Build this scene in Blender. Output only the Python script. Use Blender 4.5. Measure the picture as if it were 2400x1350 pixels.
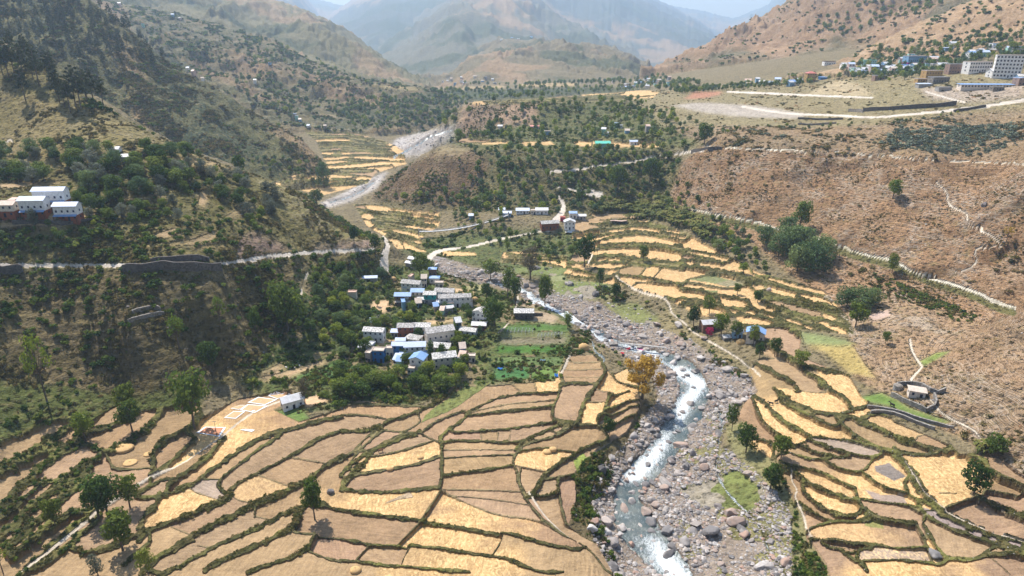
import bpy, math, time
import numpy as np
from mathutils import Matrix, Vector, Euler
T0 = time.time()
for _o in list(bpy.data.objects): bpy.data.objects.remove(_o)
SC = bpy.context.scene
# ---------------------------------------------------------------- camera, light, exposure
PITCH = math.radians(21.0); FPX = 1600.0; CAMZ = 140.0
cam_d = bpy.data.cameras.new('camera'); cam_d.sensor_width = 36; cam_d.lens = 24
cam_d.clip_start = 1; cam_d.clip_end = 60000
cam = bpy.data.objects.new('camera', cam_d); SC.collection.objects.link(cam)
cam.location = (0, 0, CAMZ); cam.rotation_euler = (math.pi/2-PITCH, 0, 0)
SC.camera = cam
SUN_EL, SUN_AZ = math.radians(57), math.radians(-38)     # azimuth measured from +Y towards +X
W = bpy.data.worlds.new('World'); SC.world = W; W.use_nodes = True
wn = W.node_tree.nodes; wl = W.node_tree.links
sky = wn.new('ShaderNodeTexSky'); sky.sky_type = 'NISHITA'; sky.sun_disc = False
sky.sun_elevation = SUN_EL; sky.sun_rotation = SUN_AZ; sky.altitude = 1500
sky.dust_density = 2.5; sky.air_density = 1.2
wn['Background'].inputs[1].default_value = 0.068
wl.new(sky.outputs[0], wn['Background'].inputs[0])
sd = bpy.data.lights.new('sun', 'SUN'); sd.energy = 5; sd.angle = math.radians(0.5); sd.color = (1, .94, .85)
sun = bpy.data.objects.new('sun', sd); SC.collection.objects.link(sun)
sv = Vector((math.sin(SUN_AZ)*math.cos(SUN_EL), math.cos(SUN_AZ)*math.cos(SUN_EL), math.sin(SUN_EL)))
sun.rotation_euler = sv.to_track_quat('Z', 'Y').to_euler(); sun.location = (0, 0, 900)
SC.view_settings.view_transform = 'Standard'; SC.view_settings.look = 'None'
SC.view_settings.exposure = 0.96; SC.view_settings.gamma = 1
SC.cycles.use_denoising = True
SC.cycles.max_bounces = 5; SC.cycles.diffuse_bounces = 2; SC.cycles.glossy_bounces = 2
SC.cycles.transmission_bounces = 3; SC.cycles.transparent_max_bounces = 6; SC.cycles.volume_bounces = 4
SC.cycles.sample_clamp_indirect = 4
rng = np.random.default_rng(7)
# ---------------------------------------------------------------- noise
def _hash(ix, iy, seed):
    h = (ix.astype(np.int64)*374761393 + iy.astype(np.int64)*668265263 + seed*974634777) & 0xffffffff
    h = ((h ^ (h >> 13))*1274126177) & 0xffffffff
    return ((h ^ (h >> 16)) & 0xffff).astype(np.float32)/65535.0
def vnoise(x, y, seed=0):
    fx = np.floor(x); fy = np.floor(y); ux = (x-fx).astype(np.float32); uy = (y-fy).astype(np.float32)
    ux = ux*ux*(3-2*ux); uy = uy*uy*(3-2*uy); ix = fx.astype(np.int64); iy = fy.astype(np.int64)
    a = _hash(ix, iy, seed); b = _hash(ix+1, iy, seed); c = _hash(ix, iy+1, seed); d = _hash(ix+1, iy+1, seed)
    return (a+(b-a)*ux)*(1-uy)+(c+(d-c)*ux)*uy
def fbm(x, y, octv=4, seed=0, gain=.5):
    s = np.zeros(np.shape(x), np.float32); a = 1.; t = 0.
    for o in range(octv):
        s += a*vnoise(x*2**o+o*17.3, y*2**o-o*9.1, seed+o); t += a; a *= gain
    return s/t*2-1
def ridged(x, y, octv=4, seed=0):
    s = np.zeros(np.shape(x), np.float32); a = 1.; t = 0.
    for o in range(octv):
        s += a*(1-np.abs(vnoise(x*2**o+o*7.7, y*2**o+o*3.1, seed+o)*2-1)); t += a; a *= .5
    return s/t
# ---------------------------------------------------------------- terrain: a height for every (X/Y, Y)
CP, SP = math.cos(PITCH), math.sin(PITCH)
def world_of(u, v, z=None, Y=None):           # where the sight line through (u,v) meets the height z, or the distance Y
    yc = (675-v)/FPX; dy = CP+yc*SP; dz = -SP+yc*CP
    t = (z-CAMZ)/dz if Y is None else Y/dy
    return t*(u-1200)/FPX, t*dy, CAMZ+t*dz
def uv_of(x, y, z):
    t = y*CP-(z-CAMZ)*SP; yc = (y*SP+(z-CAMZ)*CP)/t
    return 1200+FPX*x/t, 675-FPX*yc
CTRL = '''-100,1350,6 0,1350,3 300,1350,0 600,1350,-1 900,1350,-2 1150,1350,-3 1395,1345,-4 1440,1350,-9.5 1560,1350,-10 1750,1350,-9 1850,1350,-6 2000,1350,-2 2400,1350,3 2600,1350,9
-200,1200,14 0,1200,7 300,1200,2 600,1200,0 900,1200,-1 1200,1200,-2 1335,1200,-2.5 1400,1190,-9 1480,1200,-9.5 1650,1180,-8.5 1800,1200,-6 1870,1180,-3 2000,1200,-1 2200,1200,2 2400,1200,6 2600,1200,14
0,1080,10 250,1080,4 500,1080,1 800,1080,0 1100,1080,-1 1300,1080,-1 1365,1080,-1.5 1450,1090,-8 1530,1080,-8.5 1650,1080,-7.5 1740,1080,-5 1850,1080,0 2100,1080,3 2400,1080,9
0,980,13 200,980,7 450,980,3 700,980,1 1000,980,0 1250,980,0 1445,980,-1 1510,1000,-7 1600,980,-7.5 1720,980,-5 1780,980,0 1950,980,3 2200,980,7 2400,980,15
0,900,19 250,900,10 500,900,5 700,880,3 900,900,1.5 1200,900,0.5 1450,900,-0.5 1540,930,-5.5 1610,900,-6.5 1750,900,-4 1800,880,0 2000,900,4 2200,900,12 2400,900,20 2600,900,30
0,820,27 0,720,38 300,700,37 300,800,25 300,870,14 500,750,26 500,850,10 650,650,27 620,780,12 700,700,19 750,640,20 -300,900,34 -300,700,50 -300,1100,22
0,625,48 300,622,46 500,625,42 600,608,38 700,595,32 800,588,25 870,585,20 905,570,17 905,630,6 850,640,10 800,650,10
900,700,5 1000,700,4 1100,700,3 900,800,3 800,800,5 1000,860,2 800,740,7 900,640,7 1000,645,4 1150,760,2 1200,800,1 1320,800,0 1350,750,-1 1180,700,1 1260,700,0
1480,810,-5 1400,760,-4.5 1310,720,-4 1250,690,-3.5 1130,655,-2.5 1015,605,-1.5 1560,850,-6 1450,720,-1.5 1370,700,-1.5 1500,725,-1.5 1620,790,-2 1700,840,-2 1560,790,-4 1660,860,-5 1350,800,-1 1400,850,-1 1430,800,-3.5
1330,640,2 1500,640,4 1700,640,7 1900,680,8 1700,740,3 1900,780,6 1640,740,1 1800,830,2 2000,800,8 2100,760,12 2000,860,5 2150,850,11 2300,820,19 1550,700,2
1400,560,5 1600,560,9 1500,520,8 1700,600,10 1240,600,0 1180,620,-1 1100,600,0
1620,490,20 1800,540,20 2000,590,19 2200,655,18 2380,720,18 1850,548,20 2100,700,11
2200,560,31 2300,500,44.6 1900,450,38 1750,430,39 2400,550,39.5 2400,640,27 2200,470,44 2600,560,52
1650,345,55 1900,360,58 2150,372,62 2400,385,64 2600,395,68
1300,560,5 1100,580,0 1250,520,12 1150,510,12 1320,530,11 1000,560,0 900,520,3 900,575,2 820,490,3 1000,500,4 1380,530,8 1190,540,6 1080,545,2
1100,470,12 1200,450,20 1300,470,15 1300,400,32 1200,380,38 1450,380,36 1450,450,19 1550,430,24 1550,480,14 1400,490,11 1500,350,44
890,455,5 920,432,12 950,470,4 1080,470,9 1000,440,16 1000,400,31 1050,362,40 1130,350,42 925,410,20 1000,370,36
800,465,1 870,430,1 960,340,3 1000,320,4 1080,300,5 750,420,3 850,400,4 750,330,9 850,330,6 720,310,14 900,370,3
1400,340,44 1250,340,44 1600,335,49 1100,328,42 1160,280,50 1300,290,50 1500,280,57 1700,290,62 1900,300,66 2100,300,72
1095,243,58 1300,235,60 1500,222,63 1650,250,66 1720,215,72 1900,222,76 2040,230,80 2040,265,76 2250,240,84 2400,215,92 2400,250,83 2400,300,76 2240,205,92 2390,190,97 2100,205,88 1950,185,86 1800,200,78 2600,200,110 1640,215,68 1600,200,68
130,530,60 130,490,65 130,440,68 0,520,62 -200,500,72 300,560,53 400,500,58.6 400,400,71 400,345,78 560,560,45 560,500,50 560,420,58 650,480,46 700,540,35 800,545,23 860,562,19 760,500,34 700,450,48 -200,620,58
250,250,96 100,300,88 0,300,86 200,350,81 0,400,73 100,160,115 0,100,130 350,320,80 450,360,70 200,620,46 -300,800,45 0,670,43'''
# (u, Y, z): ground that the hills in front hide, and the far floor
HID = '''-300,500,150 -300,440,118 -300,380,92 60,520,112 200,490,85 330,480,68 450,470,52 560,460,45 650,455,32 730,450,20 820,455,8 880,440,4
0,600,80 200,580,45 350,560,30 500,540,16 620,520,8 720,520,5 -300,570,130 -300,660,90
960,650,4 1060,690,6 1150,720,20 920,620,3 1130,900,10 1180,1000,12
1160,1100,16 1300,1150,18 1250,1000,15 1200,1230,35 1350,1300,40 1480,1300,48 1600,1200,66 1750,1000,84 1950,850,95 2200,800,110 2400,760,125
0,1500,30 400,1500,20 800,1500,15 1150,1500,14 1400,1500,20 1600,1500,40 2000,1500,100 2400,1400,120 0,900,30 400,800,15 600,850,8 800,1050,8 1000,1000,6 0,3000,-40 800,3000,-60 1200,3000,-60 1600,3000,-60 2400,3000,-20 0,12000,-400 1200,12000,-400 2400,12000,-400
0,60,10 1200,60,0 2400,60,8 600,110,0 1800,110,-8 -300,110,20 2700,110,20 2700,300,50 2700,500,120'''
pts = []
for s in CTRL.split():
    u, v, z = map(float, s.split(',')); X, Y, Z = world_of(u, v, z=z); pts.append((X/Y, math.log(Y), Z))
for s in HID.split():
    u, Y, z = map(float, s.split(',')); t = Y*CP-(z-CAMZ)*SP; pts.append(((u-1200)/FPX*t/Y, math.log(Y), z))
pts = np.array(pts)
def tpsk(d2): return 0.5*d2*np.log(d2+1e-12)
n = len(pts); P2 = pts[:, :2]
K = tpsk(((P2[:, None]-P2[None])**2).sum(-1))+np.eye(n)*2e-4
A = np.zeros((n+3, n+3)); A[:n, :n] = K; A[:n, n] = 1; A[:n, n+1:] = P2; A[n, :n] = 1; A[n+1:, :n] = P2.T
SOL = np.linalg.solve(A, np.r_[pts[:, 2], 0, 0, 0])
# grid: columns are vertical planes through the viewer, rows are distances
ac = np.linspace(-.985, .985, 1300); st = np.linspace(1.0, 1.35, 14)
acol = np.r_[-st[::-1], ac, st]
rows = [25.]
while rows[-1] < 13000:
    r = rows[-1]
    rows.append(r+(6. if r < 118 else min(r*r/112000., .0040*r)) if r < 2600 else r*1.012)
yrow = np.array(rows); NC, NR = len(acol), len(yrow)
def tps_eval(a, l):
    o = SOL[n]+SOL[n+1]*a+SOL[n+2]*l
    for i in range(n): o = o+SOL[i]*tpsk((a-P2[i, 0])**2+(l-P2[i, 1])**2)
    return o
cr = np.unique(np.r_[np.arange(0, NR, 6), NR-1]); cc = np.unique(np.r_[np.arange(0, NC, 6), NC-1])
La, Ll = np.meshgrid(acol[cc], np.log(yrow[cr]))
Zc = tps_eval(La, Ll)
tmp = np.empty((len(cr), NC)); 
for i in range(len(cr)): tmp[i] = np.interp(acol, acol[cc], Zc[i])
G = np.empty((NR, NC))
lr = np.log(yrow)
for j in range(NC): G[:, j] = np.interp(lr, lr[cr], tmp[:, j])
Yg = np.repeat(yrow[:, None], NC, 1); Xg = acol[None, :]*Yg
G = G.astype(np.float64)
# mountain layers: crest (u,v,Y) with a front that falls to a foot (u,Y,z)
def layer(crest, foot, p=1.0, amp=10, sc=60, seed=1, back=.5, crestn=1.5, dk=1.):
    c = np.array([tuple(map(float, s.split(','))) for s in crest.split()]); c[:, 2] *= dk
    w = np.array([world_of(u, v, Y=Y) for u, v, Y in c]); ca = w[:, 0]/w[:, 1]
    f = np.array([tuple(map(float, s.split(','))) for s in foot.split()])
    fa = (f[:, 0]-1200)/FPX*(CP+.25*SP)**-1
    Yc = np.interp(acol, ca, w[:, 1]); Zc_ = np.interp(acol, ca, w[:, 2])
    ok = (acol >= ca[0]-.02) & (acol <= ca[-1]+.02)
    Yf = np.interp(acol, fa, f[:, 1]); Zf = np.interp(acol, fa, f[:, 2])
    Zc_ = Zc_+crestn*fbm(acol*Yc/30, acol*3, 4, seed+50)
    s = np.clip((Yg-Yf)/np.maximum(Yc-Yf, 1), -50, 1)
    front = np.where(s >= 0, Zf+(Zc_-Zf)*np.abs(s)**p, Zf+s*900)
    z = np.where(Yg <= Yc, front, Zc_-back*(Yg-Yc))
    env = np.clip(np.sin(np.pi*np.clip(s, 0, 1)), 0, 1)*(Yg <= Yc)
    wx = Xg+sc*.5*fbm(Xg/sc, Yg/sc, 3, seed+9); 
    z = z+env*amp*(ridged(wx/sc*1.1, (Yg+.5*Xg)/sc*.75, 5, seed)-.6)*2
    return np.where(ok[None, :], z, -1e4)
LAY = {}
LAY['B'] = layer('-1200,-420,820 -600,-300,820 -200,-160,820 0,-70,820 150,-40,820 210,0,810 300,70,800 400,148,790 500,208,780 620,284,760 700,322,740 745,368,710 765,405,690',
  '-1200,600,80 -200,600,70 0,600,60 300,590,28 500,570,12 620,590,6 700,620,4 770,650,3', .9, 14, 70, 11)
LAY['C'] = layer('-1200,-300,1300 -200,-150,1300 100,-60,1250 260,5,1250 450,40,1220 560,72,1200 640,100,1150 730,145,1100 850,188,1050 990,203,1050 1090,226,1060 1112,246,1060 1118,275,1060',
  '-1200,750,60 0,800,30 600,850,14 800,900,12 930,930,7 1120,1000,6', .8, 20, 110, 23, dk=1.2)
LAY['C2'] = layer('-200,-300,1900 300,-120,1850 560,-20,1750 690,14,1650 800,62,1600 890,128,1500 960,178,1450 1005,205,1400 1030,240,1400',
  '-200,1200,50 500,1200,30 900,1200,15 1030,1250,15', .85, 52, 180, 31, crestn=3, dk=1.5)
LAY['H'] = layer('930,215,1900 985,188,1850 1060,168,1850 1110,108,1850 1190,92,1800 1330,97,1750 1430,115,1700 1480,140,1650 1525,172,1600 1560,192,1600',
  '900,1600,5 1000,1400,15 1200,1400,20 1560,1400,32', .8, 60, 200, 41, crestn=5, dk=1.6)
LAY['D'] = layer('640,260,3600 700,235,3600 790,190,3500 880,100,3400 930,75,3300 1000,20,3200 1060,-20,3000 1150,-50,3000 1240,-20,3100 1330,30,3200 1420,70,3300 1530,135,3400 1580,200,3400',
  '640,1900,-60 1200,1850,-60 1600,1900,-60', .9, 115, 420, 53, crestn=8, dk=1.9)
LAY['E'] = layer('300,-500,5600 760,42,5500 830,-5,5400 900,-60,5300 1200,-120,5200 1450,-60,5200 1540,-3,5200 1640,48,5100 1700,88,5000 1780,130,4900 1900,200,4900',
  '300,3600,-100 1200,3500,-100 1900,3500,-100', .9, 110, 600, 67, crestn=16, dk=1.75)
LAY['E2'] = layer('500,-200,8500 700,-14,8500 800,12,8500 900,10,8500 1560,10,8500 1650,26,8500 1720,42,8400 1800,10,8400 1900,-120,8300 2300,-300,8000',
  '500,6000,-100 2300,6000,-100', .9, 110, 600, 71, crestn=20, dk=1.4)
LAY['R2'] = layer('1530,200,1900 1565,163,1800 1610,130,1750 1700,84,1700 1765,47,1700 1830,15,1700 1900,-30,1650 2000,-80,1600 2200,-130,1500 2700,-400,1400 3200,-600,1400',
  '1530,1300,70 1700,1150,90 1900,1050,100 2400,850,150 2700,800,170', .9, 42, 150, 83, crestn=3)
LAY['R1'] = layer('1880,185,900 1920,162,920 1990,132,940 2080,92,960 2190,38,980 2300,-5,980 2400,-50,980 2700,-220,960 3200,-500,900',
  '1880,800,88 2000,760,92 2200,700,95 2400,640,100 2700,600,120', .9, 9, 70, 97, crestn=2)
LN = ['base']+list(LAY)
LID = np.zeros(G.shape, np.int8)
for i, k in enumerate(LAY):
    L = LAY[k]; m = L > G
    d = np.abs(L-G); G = np.where(m, L, G); LID[m] = i+1
LAY.clear()
# rough ground on the scrub slopes: amplitude follows steepness
def slope_of(Z):
    gy = np.gradient(Z, axis=0)/np.gradient(Yg, axis=0); gx = np.gradient(Z, axis=1)/np.gradient(Xg, axis=1)
    return np.sqrt(gx*gx+gy*gy), gx, gy
SL, GX, GY = slope_of(G)
steep = np.clip((SL-.22)/.35, 0, 1)*(Yg < 2600)
HA = (LID == 0)
amp = steep*np.clip(Yg/500, .55, 3)
G = G+amp*(2.2*(ridged(Xg/34+.5*GX, Yg/34, 3, 5)-.55)*2+1.5*(ridged((Xg+Yg*.4)/13, (Yg-.4*Xg)/17, 3, 16)-.55)*2+1.1*fbm(Xg/6, Yg/6, 3, 6))
# gullies that run down the right slope, and old terrace steps on the left one and on the far spur
rs = np.clip((Xg-95)/40, 0, 1)*(LID == 0)*np.clip((SL-.2)/.25, 0, 1)*np.clip((620-Yg)/120, 0, 1)
gq = ridged(Xg/75+.5*fbm(Xg/30, Yg/30, 2, 12), (Yg+.12*Xg)/25+.5*fbm(Xg/26, Yg/26, 2, 13), 2, 14)
G = G-rs*5.2*np.clip(gq-.55, 0, 1)*2
def steps(Z, m, h, k):
    q = Z/h+1.6*fbm(Xg/45, Yg/45, 2, 17); fl = np.floor(q); fr = q-fl; return Z+m*k*h*((fl+fr**3)-q+.25)
G = steps(G, np.clip((-Xg-45)/30, 0, 1)*(LID == 0)*np.clip((SL-.25)/.2, 0, 1)*(Yg < 480), 3.4, .42)
G = steps(G, (LID == LN.index('C'))*1., 11, .6)
G = steps(G, (LID == LN.index('B'))*1., 8, .3)
UG, VG = uv_of(Xg, Yg, G)
cm = np.minimum.accumulate(VG, axis=0); VIS = np.ones(G.shape, bool); VIS[1:] = VG[1:] <= cm[:-1]+1.2
print('terrain', NR, NC, round(time.time()-T0, 1))
# ---------------------------------------------------------------- land cover
NRn = int(np.searchsorted(yrow, 1500)); 
u_, v_, vis_ = UG[:NRn], VG[:NRn], VIS[:NRn]; Yn = Yg[:NRn]
uj = u_+4*fbm(Xg[:NRn]/6, Yn/6, 2, 41)*np.clip(200/Yn, .3, 1.5); vj = v_+3*fbm(Xg[:NRn]/6, Yn/6, 2, 43)*np.clip(200/Yn, .3, 1.5)
def P(s, ox=0, oy=0, k=1.):
    return np.array([tuple(float(q) for q in t.split(',')) for t in s.split()])
def ZP(s, ox, oy, k=1/3.):
    p = P(s); p[:, 0] = ox+p[:, 0]*k; p[:, 1] = oy+p[:, 1]*k; return p
_fu, _fv = None, None
def inpoly(poly, U=None, V=None, vis=True):
    U = uj if U is None else U; V = vj if V is None else V
    x0, y0 = poly[:, :2].min(0); x1, y1 = poly[:, :2].max(0)
    idx = np.flatnonzero(((U >= x0) & (U <= x1) & (V >= y0) & (V <= y1) & vis_).ravel())
    a = U.ravel()[idx]; b = V.ravel()[idx]; c = np.zeros(len(idx), bool)
    for (xa, ya), (xb, yb) in zip(poly[:, :2], np.roll(poly[:, :2], -1, 0)):
        if ya == yb: continue
        c ^= ((ya > b) != (yb > b)) & (a < (xb-xa)*(b-ya)/(yb-ya)+xa)
    return idx[c]
def linedist(pl, pad):
    """min distance in sight-plane units (minus the local half width if given) from the ground points to a polyline"""
    x0, y0 = pl[:, :2].min(0)-pad; x1, y1 = pl[:, :2].max(0)+pad
    idx = np.flatnonzero(((u_ >= x0) & (u_ <= x1) & (v_ >= y0) & (v_ <= y1) & vis_).ravel())
    a = u_.ravel()[idx]; b = v_.ravel()[idx]; d = np.full(len(idx), 1e9)
    w = pl[:, 2]/2 if pl.shape[1] > 2 else np.zeros(len(pl))
    for i in range(len(pl)-1):
        p, q = pl[i, :2], pl[i+1, :2]; e = q-p; L = max((e**2).sum(), 1e-6)
        s = np.clip(((a-p[0])*e[0]+(b-p[1])*e[1])/L, 0, 1)
        d = np.minimum(d, np.hypot(a-p[0]-s*e[0], b-p[1]-s*e[1])-(w[i]+(w[i+1]-w[i])*s))
    return idx, d
def smoothline(p, n=3):
    for _ in range(n):
        q = np.empty((2*len(p)-2, p.shape[1])); q[0::2] = .75*p[:-1]+.25*p[1:]; q[1::2] = .25*p[:-1]+.75*p[1:]
        p = np.r_[p[:1], q, p[-1:]]
    return p
COL = np.zeros(G.shape+(3,), np.float32); MIX = np.zeros(G.shape+(3,), np.float32)   # MIX: scrub, cattle tracks, straw
base_cols = dict(base=(.22, .175, .10), B=(.13, .125, .05), C=(.13, .125, .055), C2=(.19, .165, .085), H=(.20, .16, .09),
                 D=(.15, .14, .10), E=(.09, .10, .08), E2=(.10, .11, .07), R2=(.32, .20, .115), R1=(.40, .265, .15))
base_scrub = dict(base=.6, B=1, C=.9, C2=.5, H=.5, D=.4, E=.4, E2=.4, R2=.3, R1=.25)
for i, k in enumerate(LN):
    m = LID == i; COL[m] = base_cols[k]; MIX[m, 0] = base_scrub[k]; MIX[m, 1] = .35 if k in ('R1', 'R2', 'C') else 0
# patches of forest, bare earth and pasture on the far mountains
farm = LID > 0
_lg = np.log(Yg)*9+Xg/Yg*4; pn = fbm(Xg/Yg*13+.6*fbm(Xg/90, Yg/90, 2, 5), _lg, 4, 77); fr = np.clip((pn-.12)*6, 0, 1)*farm*.75*(LID != LN.index('R1'))
COL = (COL*(1-fr[..., None])+np.array((.055, .075, .035), np.float32)*fr[..., None]).astype(np.float32)
bare = np.clip((-pn-.25)*6, 0, 1)*farm*.7
COL = (COL*(1-bare[..., None])+np.array((.36, .23, .13), np.float32)*bare[..., None]).astype(np.float32)
CN, MN = COL[:NRn].reshape(-1, 3), MIX[:NRn].reshape(-1, 3)     # views
ZONE = np.zeros(NRn*NC, np.uint8)
ZN = {}
def zone(name, poly, col=None, scrub=None, tracks=None, straw=0):
    k = ZN.setdefault(name, len(ZN)+1); idx = inpoly(P(poly) if isinstance(poly, str) else poly)
    ZONE[idx] = k
    if col is not None: CN[idx] = col
    if scrub is not None: MN[idx, 0] = scrub
    if tracks is not None: MN[idx, 1] = tracks
    MN[idx, 2] = straw
    return idx
zone('hill', '-400,-50 -100,50 100,150 250,252 350,310 470,365 560,398 690,438 780,500 870,555 915,565 905,640 860,660 740,690 700,760 600,880 480,910 250,960 0,1000 -400,1150', (.16, .14, .045), 1, .1)
zone('pasture', '-400,100 0,190 120,240 250,262 350,312 470,368 560,402 500,400 400,388 0,392 -400,400', (.25, .20, .075), .8, .2)
zone('spur', '600,420 690,438 780,500 870,555 860,575 780,560 700,520 640,480', (.23, .20, .075), .8, .3)
zone('cut', '560,615 545,560 600,540 690,585 640,600', (.24, .165, .12), .5, 0)
zone('cut', '720,590 740,575 800,565 870,560 890,575 870,586 760,590', (.30, .21, .16), .4, 0)
zone('lowscrub', '-400,640 0,640 600,625 720,610 720,690 690,780 590,860 480,900 250,940 0,960 -400,1100', (.145, .115, .052), 1, .15)
zone('hedges', '-400,1050 0,890 120,900 300,930 430,905 480,935 420,1000 200,1080 0,1300 -400,1500', (.11, .125, .035), .8, 0)
zone('slope', '1560,480 1600,380 1650,344 1900,356 2150,370 2700,400 2700,1500 2500,1300 2330,1060 2200,1000 2000,880 1990,760 1900,680 1760,560 1620,505', (.42, .25, .135), 1, 1)
zone('slopelow', '1960,690 2050,680 2300,740 2700,800 2700,1300 2400,1120 2240,1010 2030,900 1990,760', (.39, .265, .16), 1, .8)
zone('slopetop', '1540,340 1560,300 1700,292 1900,297 2050,290 2250,262 2700,235 2700,400 2150,370 1900,356 1650,344', (.30, .21, .12), .8, .35)
zone('plateau', '1480,240 1500,216 1650,205 1800,185 1950,175 2150,165 2700,120 2700,240 2250,266 2050,292 1900,299 1700,294 1560,300', (.28, .23, .12), .6, .1)
zone('gravelpad', '1570,246 1640,240 1760,246 1830,256 1900,270 1860,278 1740,274 1650,264', (.42, .36, .30), .3, 0)
zone('embank', '1890,220 1940,195 1975,186 2010,198 2050,222 2000,226', (.42, .33, .20), .3, 0)
zone('redshrub', '1605,232 1625,215 1690,214 1690,222 1650,230', (.42, .2, .12), .4, 0)
zone('quarry', '2150,205 2250,205 2400,195 2400,230 2280,240 2180,232', (.40, .32, .25), .4, .2)
zone('midplateau', '1040,335 1060,290 1100,245 1250,235 1480,240 1560,300 1660,340 1560,350 1400,352 1250,350 1130,350', (.14, .145, .055), .8, 0)
zone('scarp', '1065,300 1090,244 1260,240 1260,290 1150,300 1060,320', (.36, .24, .155), .4, .3)
zone('woodslope', '1090,350 1250,350 1560,350 1600,385 1560,480 1620,505 1600,520 1400,510 1250,500 1100,495 880,480 1000,400', (.14, .125, .055), .9, 0)
zone('knoll', '870,465 900,425 960,385 1040,345 1100,352 1150,380 1120,440 1090,480 960,476', (.17, .11, .06), 1, .2)
zone('knolltop', '1000,372 1040,345 1110,348 1080,362 1030,365', (.28, .22, .12), .2, 0)
zone('midgreen', '930,590 1000,560 1120,540 1350,540 1390,560 1380,620 1330,660 1180,640 1060,610 1000,605', (.12, .14, .05), .7, 0)
zone('village', '690,640 800,640 905,630 1015,605 1060,640 1215,700 1340,740 1335,890 1130,900 960,950 690,965 560,900 600,850 690,770', (.11, .135, .042), .6, 0)
zone('bankcliff', '1330,1110 1400,1050 1430,1030 1500,960 1530,910 1540,960 1470,1050 1410,1090 1385,1160 1385,1240 1400,1310 1450,1370 1420,1370 1380,1300 1330,1240 1345,1180', (.16, .125, .065), .9, 0)
zone('rightbank', '1700,1000 1740,990 1790,1060 1840,1110 1880,1210 1900,1270 1960,1360 1860,1400 1850,1280 1790,1180 1720,1080', (.24, .22, .10), .4, 0)
zone('rightbank', '1560,700 1620,760 1780,870 1790,900 1700,850 1620,800 1540,770', (.26, .21, .11), .6, 0)
zone('riverbed', '1440,1400 1400,1290 1388,1240 1388,1170 1382,1120 1430,1075 1465,1045 1500,990 1545,940 1530,890 1480,850 1440,822 1400,802 1345,762 1330,740 1240,712 1215,684 1130,668 1080,652 1030,640 1008,602 1040,605 1100,625 1170,640 1215,650 1290,680 1330,690 1400,710 1450,740 1540,770 1620,800 1700,850 1780,900 1780,930 1730,950 1700,1000 1690,1050 1740,1080 1800,1140 1850,1200 1860,1280 1850,1400', (.25, .20, .155), 0, 0)
zone('riverbed', '750,478 800,455 870,418 910,400 885,440 830,470 770,488', (.42, .38, .35), 0, 0)
zone('riverbed', '905,355 930,325 1000,308 1060,296 1090,298 1045,330 985,365 940,368', (.42, .38, .35), 0, 0)
zone('gorge', '1000,214 1120,211 1350,204 1545,207 1500,213 1250,231 1108,237 1010,228', (.085, .10, .05), .6, 0)
zone('farstraw', '1040,206 1180,200 1182,205 1050,210', (.42, .30, .15), .2, 0)
zone('farstraw', '1210,196 1350,193 1352,201 1225,203', (.42, .30, .15), .2, 0)
zone('farstraw', '860,196 990,206 985,212 900,208', (.40, .29, .14), .2, 0)
zone('stonygrass', '1590,1145 1680,1125 1720,1100 1790,1150 1760,1200 1640,1185', (.15, .19, .055), .3, 0)
zone('grass', '1410,706 1500,712 1548,745 1530,765 1480,758 1440,735', (.21, .22, .08), .2, 0)
zone('grass', '1285,655 1420,655 1445,690 1390,702 1300,688', (.19, .22, .075), .2, 0)
zone('grass', '1330,1090 1400,1060 1440,1030 1400,1050 1350,1110', (.22, .26, .06), .2, 0)
zone('grass', '1160,640 1240,640 1330,650 1290,625 1240,620', (.17, .20, .07), .2, 0)
zone('pastures', ZP('1250,90 1400,55 1600,160 1900,270 1850,290 1700,262 1450,155 1280,120', 1600, 900), (.13, .20, .045), 0, 0)
zone('pastures', ZP('870,1080 1200,1080 1280,1200 1380,1320 1160,1270 1000,1130', 1600, 450), (.40, .30, .11), .2, 0)
zone('pastures', ZP('800,970 1000,1010 1200,1050 1250,1070 1050,1080 870,1070', 1600, 450), (.22, .25, .10), .1, 0)
zone('pastures', ZP('1640,1200 1780,1130 1900,1110 1700,1230', 1600, 450), (.19, .24, .06), .3, 0)
zone('pastures', ZP('1300,870 1450,820 1470,870 1340,905', 1600, 450), (.45, .33, .27), 0, 0)
# vegetable gardens in narrow green terraces
for _k, (_s, _c) in enumerate([('1180,763 1275,760 1330,762 1330,775 1180,775', (.08, .16, .035)), ('1175,778 1330,778 1328,790 1172,792', (.16, .17, .07)),
        ('1172,794 1328,791 1325,806 1168,808', (.2, .17, .11)), ('1168,810 1325,808 1322,826 1165,828', (.06, .15, .025)),
        ('1165,838 1320,836 1316,855 1162,857', (.12, .17, .06)), ('1162,861 1240,861 1240,888 1155,888', (.06, .155, .05)),
        ('1243,861 1312,860 1305,886 1243,888', (.13, .20, .05)), ('680,880 760,860 800,840 870,880 780,890 700,900', (.08, .15, .04)),
        ('1215,700 1250,710 1260,722 1215,720', (.42, .31, .2)), ('1220,724 1285,730 1310,745 1300,760 1245,752', (.40, .30, .2)),
        ('600,975 700,950 730,985 660,1000', (.13, .19, .05)), ('870,500 1030,497 1035,500 880,508', None)]):
    if _c is not None: zone('garden', _s, _c, .15, 0)
for _s in ['800,685 835,680 830,692 800,692', '870,705 905,702 930,710 900,735 868,725', '1062,672 1110,680 1105,695 1070,688', '990,752 1070,748 1078,754 1000,760',
           '880,800 930,795 925,812 885,812', '1055,815 1075,810 1075,830 1055,828', '690,940 740,925 780,940 720,955', '1285,535 1300,530 1300,545 1280,545', '225,500 60,510 60,520 220,512', '0,520 140,520 150,528 0,535']:
    zone('yard', _s, (.60, .40, .24), 0, 0)
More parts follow.
